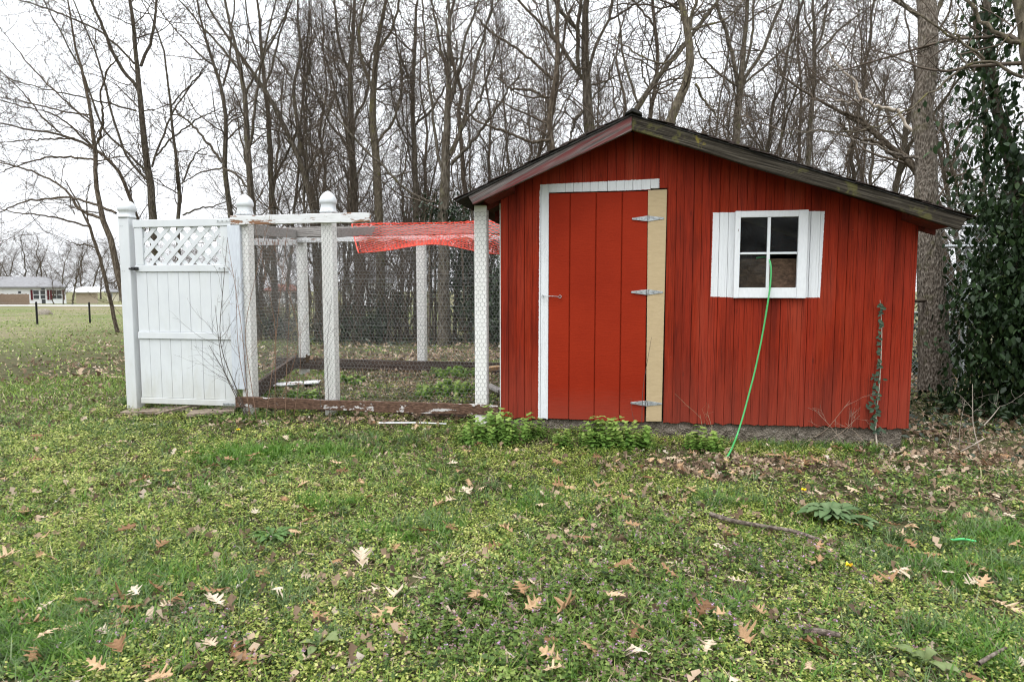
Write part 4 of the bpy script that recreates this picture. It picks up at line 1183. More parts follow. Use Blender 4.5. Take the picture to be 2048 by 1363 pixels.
TR('bare_tree', 'upright bare tree splitting into a vase of stems behind right roof slope', [
    [(1470, 300, 18), (1476, 205, 16), (1479, 173, 15), (1485, 132, 12), (1491, 59, 10), (1494, 0, 8)],
    [(1477, 168, 10), (1462, 94, 9), (1444, 44, 8), (1432, 0, 6)],
    [(1486, 166, 8), (1520, 111, 8), (1550, 38, 7), (1567, 0, 5)],
    [(1484, 150, 6), (1504, 90, 6), (1507, 0, 5)],
    [(1482, 175, 5), (1530, 130, 5), (1590, 80, 4), (1650, 10, 3)],
    [(1474, 172, 5), (1440, 150, 5), (1400, 110, 4), (1385, 60, 3)]], 15, 19, dens=1.0)
TR('bare_tree', 'slim bare tree with tall single stem above the window', [
    [(1614, 350, 12), (1623, 235, 11), (1629, 164, 9), (1632, 109, 8), (1627, 59, 7), (1627, 0, 6)],
    [(1632, 95, 6), (1648, 60, 6), (1655, 0, 4)],
    [(1628, 70, 4), (1610, 40, 4), (1608, 0, 3)],
    [(1625, 200, 5), (1590, 240, 4), (1575, 300, 4)],
    [(1631, 110, 5), (1680, 60, 5), (1740, 10, 3)]], 16, 20, dens=1.2)
TR('dead_tree', 'fallen grey tree with broken pale and dark limbs behind right roof slope', [
    [(1915, 640, 18), (1880, 450, 17), (1845, 345, 16), (1802, 310, 14), (1781, 293, 13), (1737, 255, 10), (1702, 232, 8), (1655, 211, 6), (1582, 167, 5), (1545, 140, 3)],
    [(1812, 318, 9), (1790, 315, 8), (1752, 282, 8), (1708, 275, 7)],
    [(1770, 290, 9), (1742, 262, 9), (1720, 235, 8), (1686, 224, 6)],
    [(1708, 280, 7), (1695, 310, 6), (1688, 350, 6)],
    [(1700, 270, 8), (1688, 255, 7), (1677, 236, 7)]], 10, 21, dens=1.0, bark=BARK_B, ext=0)
TR('dead_branch', 'pale barkless dead branch hanging beside the large grey trunk', [
    [(1826, 262, 7), (1808, 240, 7), (1787, 214, 7), (1758, 217, 6.5), (1720, 200, 6), (1711, 164, 5), (1688, 144, 4), (1650, 100, 3)],
    [(1720, 200, 4), (1690, 205, 3), (1650, 190, 2)]], 9.5, 22, dens=.6, bark=DEADPALE, ground=False, ext=0, cat='branch')
TR('bare_tree', 'large pale grey trunk standing behind the shed\'s right corner', [
    [(1869, 780, 62), (1869, 700, 54), (1866, 600, 52), (1860, 500, 48), (1853, 405, 42), (1850, 344, 39), (1848, 229, 37), (1852, 115, 36), (1853, 0, 35)],
    [(1838, 316, 7), (1810, 318, 6), (1775, 300, 5), (1735, 285, 4), (1640, 262, 3), (1540, 265, 2)],
    [(1838, 32, 9), (1815, 14, 9), (1790, 0, 8)]], 6.9, 23, dens=.25, bark=BARK_L, ground=False, thick=1.0)
TR('bare_tree', 'mossy bare trunk with drooping branches beside the evergreen vine', [
    [(2090, 420, 40), (2078, 300, 34), (2062, 150, 30), (2052, 76, 28), (2042, 0, 26)],
    [(2044, 85, 12), (2020, 80, 11), (1990, 62, 9), (1960, 32, 8), (1932, 0, 7)],
    [(2046, 155, 8), (2010, 135, 7), (1970, 115, 6), (1917, 141, 5), (1867, 183, 4.5), (1814, 221, 4), (1734, 263, 3), (1600, 260, 2)],
    [(1968, 118, 6), (1930, 95, 6), (1890, 65, 5), (1850, 45, 5), (1820, 15, 4), (1800, 0, 3)],
    [(1915, 20, 5), (1908, 60, 4.5), (1920, 110, 4), (1945, 150, 3)]], 5.8, 24, dens=.35, bark=BARK_M, ext=1.5)
for a, k in TT: traced_tree(*a, **k)

# template trees for the thicket further back: copied with shared meshes
def template(seed, h, spread, bark, twig):
    rg = np.random.default_rng(seed)
    n = 26
    z = np.linspace(0, h, n); wx = np.cumsum(np.cumsum(rg.normal(size=n))) * .022; wy = np.cumsum(rg.normal(size=n)) * .08
    tr = np.stack([wx - wx[0] + rg.uniform(-.16, .16) * z, wy - wy[0], z], 1)
    rad = np.linspace(.092, .02, n) * rg.uniform(.75, 1.2); rad[0] *= 1.4; rad[1] *= 1.15
    L1, R1 = grow(tr[None], rad[None], 11, rg, (2.0, 5.0), .5, (.4, 1.05), (.12, .85), 26, .035, .12, .010)
    P, R = np.concatenate([tr[None], L1]), np.concatenate([rad[None], R1])
    tm = big('trunk', *joinbig([tubes(P[:1], R[:1], 8), tubes(P[1:], R[1:], 5)]), bark, None, smooth=True)
    tw = big('branches', *twigs_from(P, R, rg, .95, l1=(.8, 2.4), t0=.15), twig, None)
    return [tm, tw]
TEMPL = [template(100 + i, h, 1, b, t) for i, (h, b, t) in enumerate([(10.5, BARK, TWIG), (12, BARK_B, TWIG_D), (11, BARK, TWIG), (9, BARK_B, TWIG), (12.5, BARK, TWIG_D)])]
def copy_tree(ti, loc, rz, sc, label, group, name='bare_tree'):
    root = empty(name, loc); root.rotation_euler = (0, 0, rz); root.scale = sc; tag(root, label, 'tree', group)
    for c in TEMPL[ti]:
        o = c.copy(); COL.objects.link(o); o.parent = root; o.location = (0, 0, 0)
    return root
rt = random.Random(5)
def at_depth(px, d):
    u = (px - 1024) / FPX
    f = np.array([-math.sin(YAW), math.cos(YAW)]); r = np.array([math.cos(YAW), math.sin(YAW)])
    q = d * (f + u * r)
    return float(q[0]), float(q[1]), float(gz(q[0], q[1])) - .05
spots = [(520, 34), (640, 28), (668, 24), (730, 30), (800, 25), (860, 27), (920, 23), (985, 26), (1030, 24), (1065, 28),
         (1140, 28), (1220, 25), (1275, 30), (1345, 26), (1415, 28), (1450, 24), (1515, 22), (1545, 27), (1590, 25), (1660, 22), (1695, 27), (1740, 21), (1785, 26),
         (1905, 22), (1945, 27), (2010, 20), (2085, 22), (690, 35), (830, 36), (560, 38), (1180, 36), (1640, 36)]
for i, (px, d) in enumerate(spots):
    s = rt.uniform(.85, 1.15)
    copy_tree(rt.randrange(5), at_depth(px + rt.uniform(-12, 12), d), rt.uniform(0, 6.28), (s, s, s * rt.uniform(.95, 1.15)),
              'bare tree deep in the thicket beyond the run and shed', 'thicket trees beyond the run and shed')
for i, px in enumerate((515, 570, 612, 655, 690, 735, 770, 815, 850, 870, 940, 975, 1045, 1130, 1215, 1325, 1410, 1430, 1540, 1570, 1645, 1680, 1715, 1760)):
    s = rt.uniform(.62, .95)
    copy_tree(rt.randrange(5), at_depth(px + rt.uniform(-8, 8), rt.uniform(15.5, 21)), rt.uniform(0, 6.28), (s * .5, s * .5, s), 'thin bare sapling in the thicket edge behind the run and shed', 'thin saplings along the thicket edge')
far_spots = [(-40, 88, .8), (128, 90, .55), (145, 89, .6), (110, 93, .5)] + [(px, 122 + (i * 37) % 30, .85 + .07 * ((i * 7) % 6)) for i, px in enumerate(range(-120, 500, 19))]
for px, d, s in far_spots:
    copy_tree(rt.randrange(5), at_depth(px, d), rt.uniform(0, 6.28), (s * 1.5, s * 1.5, s), 'distant bare tree standing around the far white house', 'distant trees around the far house')
for t in TEMPL:
    for o in t: bpy.data.objects.remove(o)

# ------------------------------------------------------------------ leaves
LEAF = (np.array([(0, 0, 0), (-.27, .35, .07), (-.2, .75, .05), (0, 1, -.05), (.2, .75, .05), (.27, .35, .07)]), np.array([(0, 3, 1), (1, 3, 2), (0, 5, 3), (5, 4, 3)]))
def leafmat(name, stops, rough=.5, spec=.35, tl=.25, attr=True, gloss=None):
    m = Mat(name, rough, spec)
    f = m.attr() if attr else m.rnd()
    n = m.noise(m.pos(), 60, 3)
    c = m.ramp(f, stops)
    c = m.mix(m.ramp(n, [(.3, 0.0), (.8, .35)]), c, m.mix(1.0, c, (.5, .5, .5), 'MULTIPLY'))
    m.color(c); m.translucent(c, tl); return m.m
EVERGREEN = leafmat('glossy_evergreen_leaf', [(0, (.008, .019, .007)), (.6, (.021, .046, .013)), (.9, (.042, .076, .022)), (1, (.10, .11, .03))], .5, .25, .12)
IVY = leafmat('dark_ivy_leaf', [(0, (.010, .020, .009)), (.6, (.022, .042, .016)), (1, (.045, .068, .024))], .4, .45, .12)
def leaf_cloud(name, ell, n, size, mat, rg, parent=None, droop=.9, shell=.5):
    """leaves through a set of ellipsoids (cx, cy, cz, rx, ry, rz)"""
    ell = np.array(ell, float); vol = np.prod(ell[:, 3:], 1) ** .75; pick = rg.choice(len(ell), n, p=vol / vol.sum())
    v = rg.normal(size=(n, 3)); v /= np.linalg.norm(v, axis=1, keepdims=True)
    rr = rg.uniform(shell, 1.0, n) ** .6 * (1 + .18 * rg.normal(size=n)); 
    p = ell[pick, :3] + v * rr[:, None] * ell[pick, 3:]
    # gather into clumps
    c = p[rg.integers(0, n, n // 14 + 1)]; k = rg.integers(0, len(c), n); mv = rg.uniform(0, 1, n) < .75
    p = np.where(mv[:, None], c[k] + rg.normal(size=(n, 3)) * size * 2.0, p)
    g = gz(p[:, 0], p[:, 1]); ok = p[:, 2] > g + .02; p = p[ok]; n = len(p)
    V, F, kk = scatter(LEAF, p, rg.uniform(0, 6.28, n), -droop + rg.normal(size=n) * .5, rg.normal(size=n) * .5, size * rg.uniform(.4, 1.35, n))
    return big(name, V, F, mat, parent, rnd=np.repeat(np.clip(rg.beta(2, 2.4, n), 0, 1), kk))
rg = np.random.default_rng(77)
# vine-clad tree at the right edge
def pe(px, py, d, rx, ry, rz):
    q = PD(px, py, d); return (q[0], q[1], q[2], rx, ry, rz)
vt = empty('evergreen_vine', tuple(PD(2035, 850, 6.3))); tag(vt, 'dark evergreen vine smothering a leaning trunk at the shed\'s right', 'vine')
tp = [PD(2040, 860, 6.4), PD(2045, 500, 6.4), PD(2031, 336, 6.4), PD(2005, 275, 6.4), PD(1985, 183, 6.4), PD(1974, 76, 6.4), PD(1974, 0, 6.4), PD(1970, -200, 6.4)]
tubeobj('trunk', tp, [.09, .075, .06, .05, .045, .04, .035, .03], BARK, vt, 10)
up_ = [pe(1985, 30, 6.3, .20, .2, .3), pe(1975, 120, 6.3, .20, .2, .3), pe(1995, 220, 6.3, .22, .2, .3), pe(1945, 185, 6.3, .16, .15, .10), pe(1975, 310, 6.2, .26, .2, .18), pe(2035, 320, 6.2, .22, .3, .4), pe(1930, 395, 6.3, .22, .2, .06)]
lo_ = [pe(2030, 450, 6.1, .26, .3, .3), pe(1985, 430, 6.2, .20, .2, .10), pe(2020, 550, 6.1, .26, .3, .3), pe(2045, 630, 6.0, .34, .4, .35), pe(1985, 640, 6.3, .14, .2, .3), pe(2015, 720, 6.0, .36, .4, .3), pe(1985, 800, 6.1, .34, .4, .2), pe(2050, 800, 5.9, .4, .4, .3), pe(1925, 620, 6.2, .12, .1, .05), pe(1965, 540, 6.4, .18, .2, .25), pe(1960, 715, 6.2, .22, .3, .22), pe(1925, 800, 6.3, .22, .3, .14), pe(2000, 620, 6.1, .25, .3, .3), pe(2110, 500, 6.2, .5, .5, 1.4), pe(2160, 650, 5.6, .6, .6, .8), pe(1895, 825, 6.5, .25, .3, .10), pe(1950, 600, 6.6, .25, .2, .3)]  # lobes past the right frame edge are added to shade this corner
upper = leaf_cloud('foliage', up_, 1500, .074, EVERGREEN, rg, vt, 1.1, .1)
leaf_cloud('foliage', lo_, 14000, .066, EVERGREEN, rg, vt, 1.1, .1)
P, R = grow(path(np.array(tp), 26)[None], np.full((1, 26), .03), 34, rg, (.4, 1.1), .2, (.6, 1.4), (.1, .95), 8, -.02, .15, .003)
big('stems', *tubes(P, R, 4), TWIG, vt)
# dark evergreen clumps behind the run
for label, ell_, n in (('tall dark ivy column between the run and the shed eave', [pe(935, 570, 15, .7, .6, .8), pe(925, 505, 15, .5, .5, .4), pe(965, 620, 14.5, .6, .6, .5)], 4200),
                       ('dark ivy clad thicket behind the far run post', [pe(785, 620, 16, .45, .5, .6), pe(745, 648, 15.5, .5, .6, .25)], 2600),
                       ('low dark ivy bush behind the middle of the run', [pe(665, 650, 16, .7, .6, .25), pe(705, 620, 16.5, .3, .4, .5)], 1800),
                       ('dark ivy bush behind the shed\'s left corner', [pe(1010, 600, 13.5, .5, .5, .9), pe(1000, 650, 13, .5, .5, .4)], 3000),
                       ('dark ivy bush behind the gate side of the run', [pe(545, 650, 17, .7, .6, .25)], 1100),
                       ('green brambly bush behind the chain link fence', [pe(1890, 650, 9.8, .6, .4, .6), pe(1960, 600, 9.8, .7, .5, .9), pe(2040, 500, 10, .8, .5, 1.3), pe(1970, 420, 10, .5, .4, .6), pe(2150, 500, 9, .9, .6, 1.4), pe(1840, 720, 9.6, .6, .4, .35)], 9000),  # bush widened and thickened to deepen the shade behind the fence
                       ('ivy tuft growing at the base of the fanning tree', [pe(880, 430, 14.2, .5, .45, .32), pe(915, 425, 14.2, .3, .3, .25)], 900)):
    gx2, gy2 = ell_[0][0], ell_[0][1]
    r_ = empty('ivy_bush', (gx2, gy2, float(gz(gx2, gy2)))); tag(r_, label, 'bush')
    leaf_cloud('foliage', ell_, n, .085, IVY, rg, r_, .6, .15)
    st = np.array([[[gx2 + dx, gy2 + dy, float(gz(gx2, gy2)) - .05], [gx2 + dx * .8, gy2 + dy, ell_[0][2] - .1], [gx2 + dx * .3, gy2, ell_[0][2] + .5]] for dx, dy in rg.normal(size=(7, 2)) * .25])
    big('stems', *tubes(st, np.tile([[.03, .025, .01]], (7, 1)), 5), BARK_B, r_)
# brush: many thin leafless stems behind the run
for label, px, d, wd, n, h in (('tangled leafless brush behind the run\'s gate end', 560, 19, 1.6, 60, 2.6), ('tangled leafless brush behind the middle of the run', 700, 16, 1.7, 60, 5.0), ('tangled leafless brush behind the netting', 810, 15.5, 1.8, 60, 4.8),
                               ('tangled leafless brush behind the shed\'s left eave', 985, 17, 1.5, 60, 4.2), ('tangled leafless brush behind the gate', 390, 26, 2.2, 50, 2.4)):
    x, y, z = at_depth(px, d)
    st = np.stack([np.stack([np.array([x + a, y + b, z]), np.array([x + a * 1.15 + c * .3, y + b, z + hh * .5]), np.array([x + a * 1.3 + c, y + b, z + hh])]) for a, b, c, hh in zip(rg.normal(size=n) * wd * .5, rg.normal(size=n) * .5, rg.normal(size=n) * 1.1, rg.uniform(.35, 1, n) * h)])
    st = np.stack([path(q, 10) for q in st])
    rr = np.tile(np.linspace(.010, .005, 10), (n, 1))
    p2, r2 = grow(st, rr, 7, rg, (.3, 1.0), .6, (.4, 1.1), (.15, 1), 5, .05, .2, .004)
    p3, r3 = grow(p2, r2, 3, rg, (.15, .5), .7, (.4, 1.2), (.15, 1), 3, .03, .2, .003)
    tag(big('brush', *joinbig([tubes(st, rr, 4), tubes(p2, r2, 3), tubes(p3, r3, 3)]), TWIG_D), label, 'brush')
# ------------------------------------------------------------------ far houses, wire fence
HW = simple('white_house_siding', (0.74, 0.75, 0.76), .8, .2, var=.06, sc=2)
HR = simple('grey_roof', (0.20, 0.20, 0.205), .9, .1, var=.15, sc=3)
HRR = simple('reddish_roof', (0.26, 0.13, 0.11), .9, .1, var=.15, sc=3)
SHUT = simple('dark_red_shutter', (0.10, 0.013, 0.018), .6, .2, var=.1)
WINM = simple('dark_window_glass', (0.05, 0.055, 0.06), .15, .5, var=.2)
FENCEW = make_wood('brown_fence_wood', [(.3, (.15, .105, .075)), (.7, (.27, .20, .15))], (3, 3, 3))
TANW = simple('tan_garage_wall', (0.40, 0.33, 0.25), .85, .2, var=.1)
def house(label, px, d, w, dp, h, rh, roof, wins, shutters=True, rz=YAW, hip=True, extra=None, wall=HW):
    x, y, z = at_depth(px, d)
    al = math.atan((1024 - px) / FPX)
    r = empty('house', (x, y, z)); r.rotation_euler = (0, 0, YAW + al * .95); r.scale = (math.cos(al) ** 2 * 1.0 / math.cos(al) ** .0, 1, 1); tag(r, label, 'house')
    def part(name, vf, m, parent=r):
        o = small(name, *vf, m, None); o.parent = parent; return o
    wl = part('wall', boxvf(-w / 2, w / 2, 0, dp, -.4, h), wall)
    e = .5; ins = dp * .42 if hip else 0.0
    V = [(-w / 2 - e, -e, h), (w / 2 + e, -e, h), (w / 2 + e, dp + e, h), (-w / 2 - e, dp + e, h), (-w / 2 - e + ins, dp / 2, h + rh), (w / 2 + e - ins, dp / 2, h + rh),
         (-w / 2 - e, -e, h - .18), (w / 2 + e, -e, h - .18), (w / 2 + e, dp + e, h - .18), (-w / 2 - e, dp + e, h - .18)]
    rf = part('roof', (V, [(0, 1, 5, 4), (2, 3, 4, 5), (1, 2, 5), (3, 0, 4), (6, 7, 1, 0), (7, 8, 2, 1), (8, 9, 3, 2), (9, 6, 0, 3), (9, 8, 7, 6)]), roof)
    for cx, ww, z0, z1 in wins:
        wd = part('window', boxvf(cx - ww / 2 - .07, cx + ww / 2 + .07, -.05, -.002, z0 - .07, z1 + .07), HW)
        part('pane', boxvf(cx - ww / 2, cx + ww / 2, -.06, -.051, z0, z1), WINM, wd)
        part('glazing_bar', boxvf(cx - ww / 2, cx + ww / 2, -.075, -.061, (z0 + z1) / 2 - .04, (z0 + z1) / 2 + .04), HW, wd)
    for cx, z0, z1 in (shutters or []):
        part('shutter', boxvf(cx - .2, cx + .2, -.07, -.002, z0, z1), SHUT)
    if extra: extra(part)
    return r
def porch(part):
    part('porch_shade_panel', boxvf(4.45, 5.2, -.04, -.003, -.2, 2.35), WINM)  # flat dark panel on the wall, painted stand-in for a shaded recess
    part('porch_post', boxvf(5.2, 5.32, -1.2, -1.08, -.3, 2.2), HW)
    part('porch_step', boxvf(4.2, 6.2, -1.2, -.01, -.4, -.1), simple('grey_step', (.3, .29, .28)))
    part('vent', boxvf(-1.2, -.9, 3.2, 3.5, 3.4, 3.8), HW)
s_ = 95 / FPX
house('white single storey house with grey hip roof and dark red shutters', 38, 96, 18.5, 9, 2.55, 1.55, HR,
      [(-.55 + .9, .55, 1.15, 1.9)] + [(cx, 1.05 if cx < 5.5 else .9, .75, 2.0) for cx in (3.55 - .1, 5.0 - .2, 6.9, 7.9)], [(2.6, .6, 2.1), (5.75, .6, 2.1), (6.3, .6, 2.1), (8.75, .6, 2.1)], extra=porch)
house('small tan garage with bright white roof beside the white house', 175, 101, 2.6 * 1.5, 6, 1.9, .7, simple('white_metal_roof', (.8, .8, .8)), [], None, hip=False, wall=TANW)
house('white gabled house seen through the chicken wire behind the middle post', 738, 74, 5.5, 7, 2.9, 1.5, HR, [(.6, .9, 1.0, 2.1), (-1.3, .7, 1.0, 2.0)], None, hip=False)
house('low white house with reddish roof beyond the gate end of the run', 570, 100, 7, 7, 2.1, 1.0, HRR, [(-1, .9, .9, 1.8), (1.6, .9, .9, 1.8)], None, hip=True)
house('pale cream outbuilding far beyond the saplings by the gate', 228, 125, 2.6, 3, 1.9, .5, HR, [(-.4, .5, .9, 1.5)], None, hip=True, wall=simple('cream_wall', (.62, .58, .45)))
house('white house glimpsed between the shed and the run netting', 985, 60, 5, 6, 2.6, 1.2, HR, [(0, .9, .9, 1.9)], None, hip=False)
# plank fence before the far house
x, y, z = at_depth(28, 89)
pf = empty('plank_fence', (x, y, z)); pf.rotation_euler = (0, 0, YAW); tag(pf, 'brown wooden plank fence standing before the white house', 'fence')
fm = None
for i in range(46):
    if fm is None:
        v, f = boxvf(-.07, .07, 0, .03, -.3, 1.5); o = small('fence_board', v, f, FENCEW, None); fm = o.data
    else:
        o = bpy.data.objects.new('fence_board', fm); COL.objects.link(o)
    o.parent = pf; o.location = (-4.6 + i * .15, 0, rt.uniform(-.05, .05))
# low wire fence with steel posts
STEEL = simple('dark_steel_post', (0.022, 0.022, 0.022), .6, .3)
wf = empty('wire_fence', at_depth(130, 30)); tag(wf, 'low wire fence with two dark steel posts across the lawn', 'fence')
wpts = []
for px, py, top in ((75, 652, 603), (180, 643, 604)):
    d = 30 if px < 100 else 32.5
    b, t = PD(px, py, d), PD(px, top, d); b[2] = float(gz(b[0], b[1]))
    wpts.append((b, t))
    small('fence_post', *join(boxvf(b[0] - .04, b[0] + .04, b[1], b[1] + .02, b[2] - .1, t[2]), boxvf(b[0] - .012, b[0] + .012, b[1] - .05, b[1] - .0005, b[2] - .1, t[2] - .01)), STEEL, wf)
(b0_, t0_), (b1_, t1_) = wpts
dv = b1_ - b0_
lines = []
for h in (.2, .45, .7, .95):
    lines.append([b0_ - dv * 3 + [0, 0, h], b0_ + [0, 0, h], b1_ + [0, 0, h], b1_ + dv * .35 + [0, 0, h]])
V, F = tubes(np.array(lines), np.full((4, 4), .003), 3)
big('fence_wire', V, F, GALV_DULL, wf)
# weathered stump on the lawn
x, y, z = at_depth(88, 46)
V, F = [], []
prof = [(.42, -.1), (.42, .12), (.36, .30), (.26, .42), (.12, .47)]
for r, h in prof:
    for i in range(14):
        a = 6.283 * i / 14; q = r * (1 + .16 * math.sin(3 * a + h * 4) + .08 * math.sin(7 * a))
        V.append((x + q * math.cos(a) * 1.2, y + q * math.sin(a), z + h))
for s in range(4):
    for i in range(14): F.append((s * 14 + i, s * 14 + (i + 1) % 14, (s + 1) * 14 + (i + 1) % 14, (s + 1) * 14 + i))
F.append(tuple(56 + i for i in range(14)))
tag(small('boulder', V, F, make_wood('lichen_stone', [(.3, (.10, .09, .07)), (.7, (.34, .30, .25))], (4, 4, 4), spots=[((.16, .14, .05), 3, .55)]), None, smooth=True), 'lichen covered boulder on the lawn near the steel fence posts', 'boulder')

# ------------------------------------------------------------------ ground cover
rg = np.random.default_rng(2024)
def blobs(x, y, items):
    s = np.zeros_like(x)
    for (px, py), rx_, ry_, k in items:
        cx, cy_, _ = G(px, py)
        s = np.maximum(s, k * np.exp(-(((x - cx) / rx_) ** 2 + ((y - cy_) / ry_) ** 2)))
    return s
LITTER_B = [((1400, 940), .55, .22, 1), ((1520, 930), .6, .22, 1), ((1270, 940), .25, .16, .9), ((1640, 935), .55, .18, .8), ((1800, 940), .7, .2, .62), ((1960, 920), .7, .3, .7), ((1900, 1000), .6, .2, .42), ((1680, 1000), .4, .12, .4), ((2030, 1040), .4, .3, .35),
            ((620, 846), .35, .1, .9), ((740, 846), .45, .12, 1), ((860, 842), .4, .1, .9), ((480, 850), .3, .1, .6), ((800, 750), 1.6, .9, .25), ((1780, 860), .6, .4, .7), ((300, 1220), .25, .12, .6), ((1850, 1160), .2, .12, .5), ((520, 1130), .2, .1, .4), ((1250, 1000), .5, .2, .35)]
TUFT_B = [((470, 915), .34, .16, 1), ((560, 905), .34, .12, .9), ((640, 905), .22, .1, .7), ((430, 930), .2, .1, .8), ((800, 1075), .16, .1, .8), ((630, 1010), .2, .1, .6), ((60, 1270), .3, .2, .9), ((300, 1180), .35, .15, .7), ((1950, 1150), .35, .15, .9), ((2040, 1090), .3, .2, .9), ((1430, 1005), .18, .12, .8),
          ((1980, 1300), .35, .15, .8), ((130, 1300), .3, .15, .7), ((880, 1060), .2, .1, .7), ((1580, 900), .25, .06, .8), ((1690, 900), .25, .06, .7), ((280, 808), .1, .06, .9), ((1100, 1010), .3, .2, .4), ((1380, 1220), .2, .1, .6)]
PURPLE_B = [((1560, 1150), .35, .22, 1), ((1650, 1130), .25, .15, .8), ((1430, 1250), .35, .2, .8), ((1100, 1190), .35, .2, .9), ((1010, 1270), .35, .2, .9), ((1280, 1090), .25, .12, .7), ((900, 1300), .3, .15, .8), ((1180, 1330), .4, .12, .8), ((380, 1290), .3, .15, .6), ((1330, 1050), .2, .12, .7), ((1550, 1300), .3, .12, .7), ((650, 1110), .2, .1, .5)]
NETTLE_B = [((990, 890), .26, .14, 1), ((1060, 880), .2, .1, 1), ((930, 900), .2, .1, .8), ((1180, 900), .2, .1, .95), ((1260, 900), .22, .1, 1), ((1120, 905), .12, .08, .5), ((1410, 905), .12, .08, .9), ((1060, 920), .3, .1, .7), ((1400, 950), .15, .08, .6), ((860, 790), .3, .25, .8), ((930, 760), .3, .2, .8), ((720, 765), .25, .15, .5), ((700, 735), .3, .1, .4)]
def inshed(x, y): return (x > XL - .02) & (x < XR + .02) & (y > D + .0) & (y < ylast)
def wedge(n, r0, r1, p=1.0, half=0.82):
    u = rg.uniform(0, 1, n); r = r0 * (r1 / r0) ** u if p == 0 else (r0 ** p + u * (r1 ** p - r0 ** p)) ** (1 / p)
    a = rg.uniform(-half, half, n)
    x = r * np.sin(a - YAW); y = r * np.cos(a - YAW)
    ok = ~inshed(x, y)
    return x[ok], y[ok], r[ok]
def lawn_patches(x, y): return wob(x, y, .9, 5) * .5 + wob(x, y, 2.9, 2) * .5  # random patches that vary grass density and height
under = lambda x, y: np.where((x > 2.12 + .1 * np.sin(y * 7)) & (y > 4.75 + .12 * np.sin(x * 6)), .10, 1)
runmask = lambda x, y: (x > xA) & (x < XL) & (y > YG + .1) & (y < YB)

GRASSM = leafmat('grass_blade', [(0, (.030, .075, .008)), (.3, (.110, .215, .024)), (.55, (.190, .285, .040)), (.75, (.290, .360, .085)), (.9, (.48, .44, .23)), (1, (.58, .51, .33))], .5, .3, .22)  # darkest stop lowered to paint in shadow between blades
TUFTM = leafmat('bright_grass_blade', [(0, (.055, .135, .014)), (.5, (.105, .235, .024)), (1, (.18, .31, .05))], .45, .35, .35)
BLUEGRASS = leafmat('bluish_grass_blade', [(0, (.060, .115, .035)), (.6, (.125, .205, .070)), (1, (.31, .36, .20))], .5, .3, .3)
COVERM = leafmat('chickweed_leaf', [(0, (.026, .048, .006)), (.3, (.122, .178, .022)), (.65, (.295, .345, .064)), (1, (.49, .49, .17))], .55, .3, .22)  # dark end stands in for shadow among the leaves
DARKCOVER = leafmat('clover_leaf', [(0, (.020, .044, .008)), (.5, (.095, .168, .028)), (1, (.240, .310, .080))], .5, .3, .22)
NETTLEM = leafmat('nettle_leaf', [(0, (.085, .185, .030)), (.5, (.175, .300, .056)), (.85, (.31, .41, .105)), (1, (.42, .47, .16))], .6, .25, .3)
PURPLEM = leafmat('purple_bract', [(0, (.16, .10, .085)), (.5, (.26, .155, .155)), (.8, (.36, .23, .36)), (1, (.60, .42, .70))], .6, .25, .3)
STEMM = leafmat('weed_stem', [(0, (.07, .09, .03)), (1, (.14, .10, .06))], .6, .2, .1)
LITTERM = leafmat('dead_leaf', [(0, (.060, .042, .030)), (.3, (.165, .112, .073)), (.55, (.31, .22, .15)), (.8, (.46, .35, .25)), (1, (.55, .50, .44))], .8, .15, .15)
OAKM = leafmat('oak_leaf', [(0, (.17, .09, .045)), (.25, (.34, .20, .105)), (.65, (.54, .38, .225)), (1, (.62, .53, .42))], .7, .2, .15, attr=False)
THATCH = leafmat('dry_thatch', [(0, (.09, .062, .04)), (.5, (.27, .20, .135)), (1, (.50, .43, .32))], .9, .1, .1)

BL = (np.array([(-.5, 0, 0), (.5, 0, 0), (-.38, .10, .5), (.38, .10, .5), (0, .50, .92)]), np.array([(0, 1, 3), (0, 3, 2), (2, 3, 4)]))
def place(x, y, h=0.0): return np.stack([x, y, gz(x, y) + h], 1)
def blades(x, y, r, h, w, mat, name, label, lean=.5, cap=None, beta=(2, 2.2)):
    n = len(x)
    sc = np.stack([w * (1 + r / 7), h, h], 1)
    V, F, k = scatter(BL, place(x, y, -.004), rg.uniform(0, 6.283, n), -np.abs(rg.normal(size=n)) * lean, rg.normal(size=n) * .3, sc)
    return tag(big(name, V, F, mat, rnd=np.repeat(rg.beta(*beta, n), k)), label, 'grass', kind='stuff')
# general lawn grass
x, y, r = wedge(215000, 1.5, 9.5, 1.05)
k = rg.uniform(0, 1, len(x)) < np.clip(.5 + .9 * lawn_patches(x, y) + .5 * (r > 6) - .75 * blobs(x, y, LITTER_B), .06, 1) * np.where(runmask(x, y), .15, 1) * under(x, y)
x, y, r = x[k], y[k], r[k]
blades(x, y, r, rg.uniform(.022, .075, len(x)) * (1 + .35 * lawn_patches(x, y)), rg.uniform(.0022, .004, len(x)), GRASSM, 'lawn_grass', 'short mixed lawn grass in front of the shed and run', .75)
# far lawn
x, y, r = wedge(70000, 9, 75, .45, .8)
k = rg.uniform(0, 1, len(x)) < np.clip(.75 + .45 * lawn_patches(x * .4, y * .4), .1, 1)
x, y, r = x[k], y[k], r[k]
blades(x, y, r, rg.uniform(.03, .07, len(x)), rg.uniform(.005, .010, len(x)), GRASSM, 'far_lawn_grass', 'rough lawn grass receding beyond the gate', .8, beta=(2, 1.7))
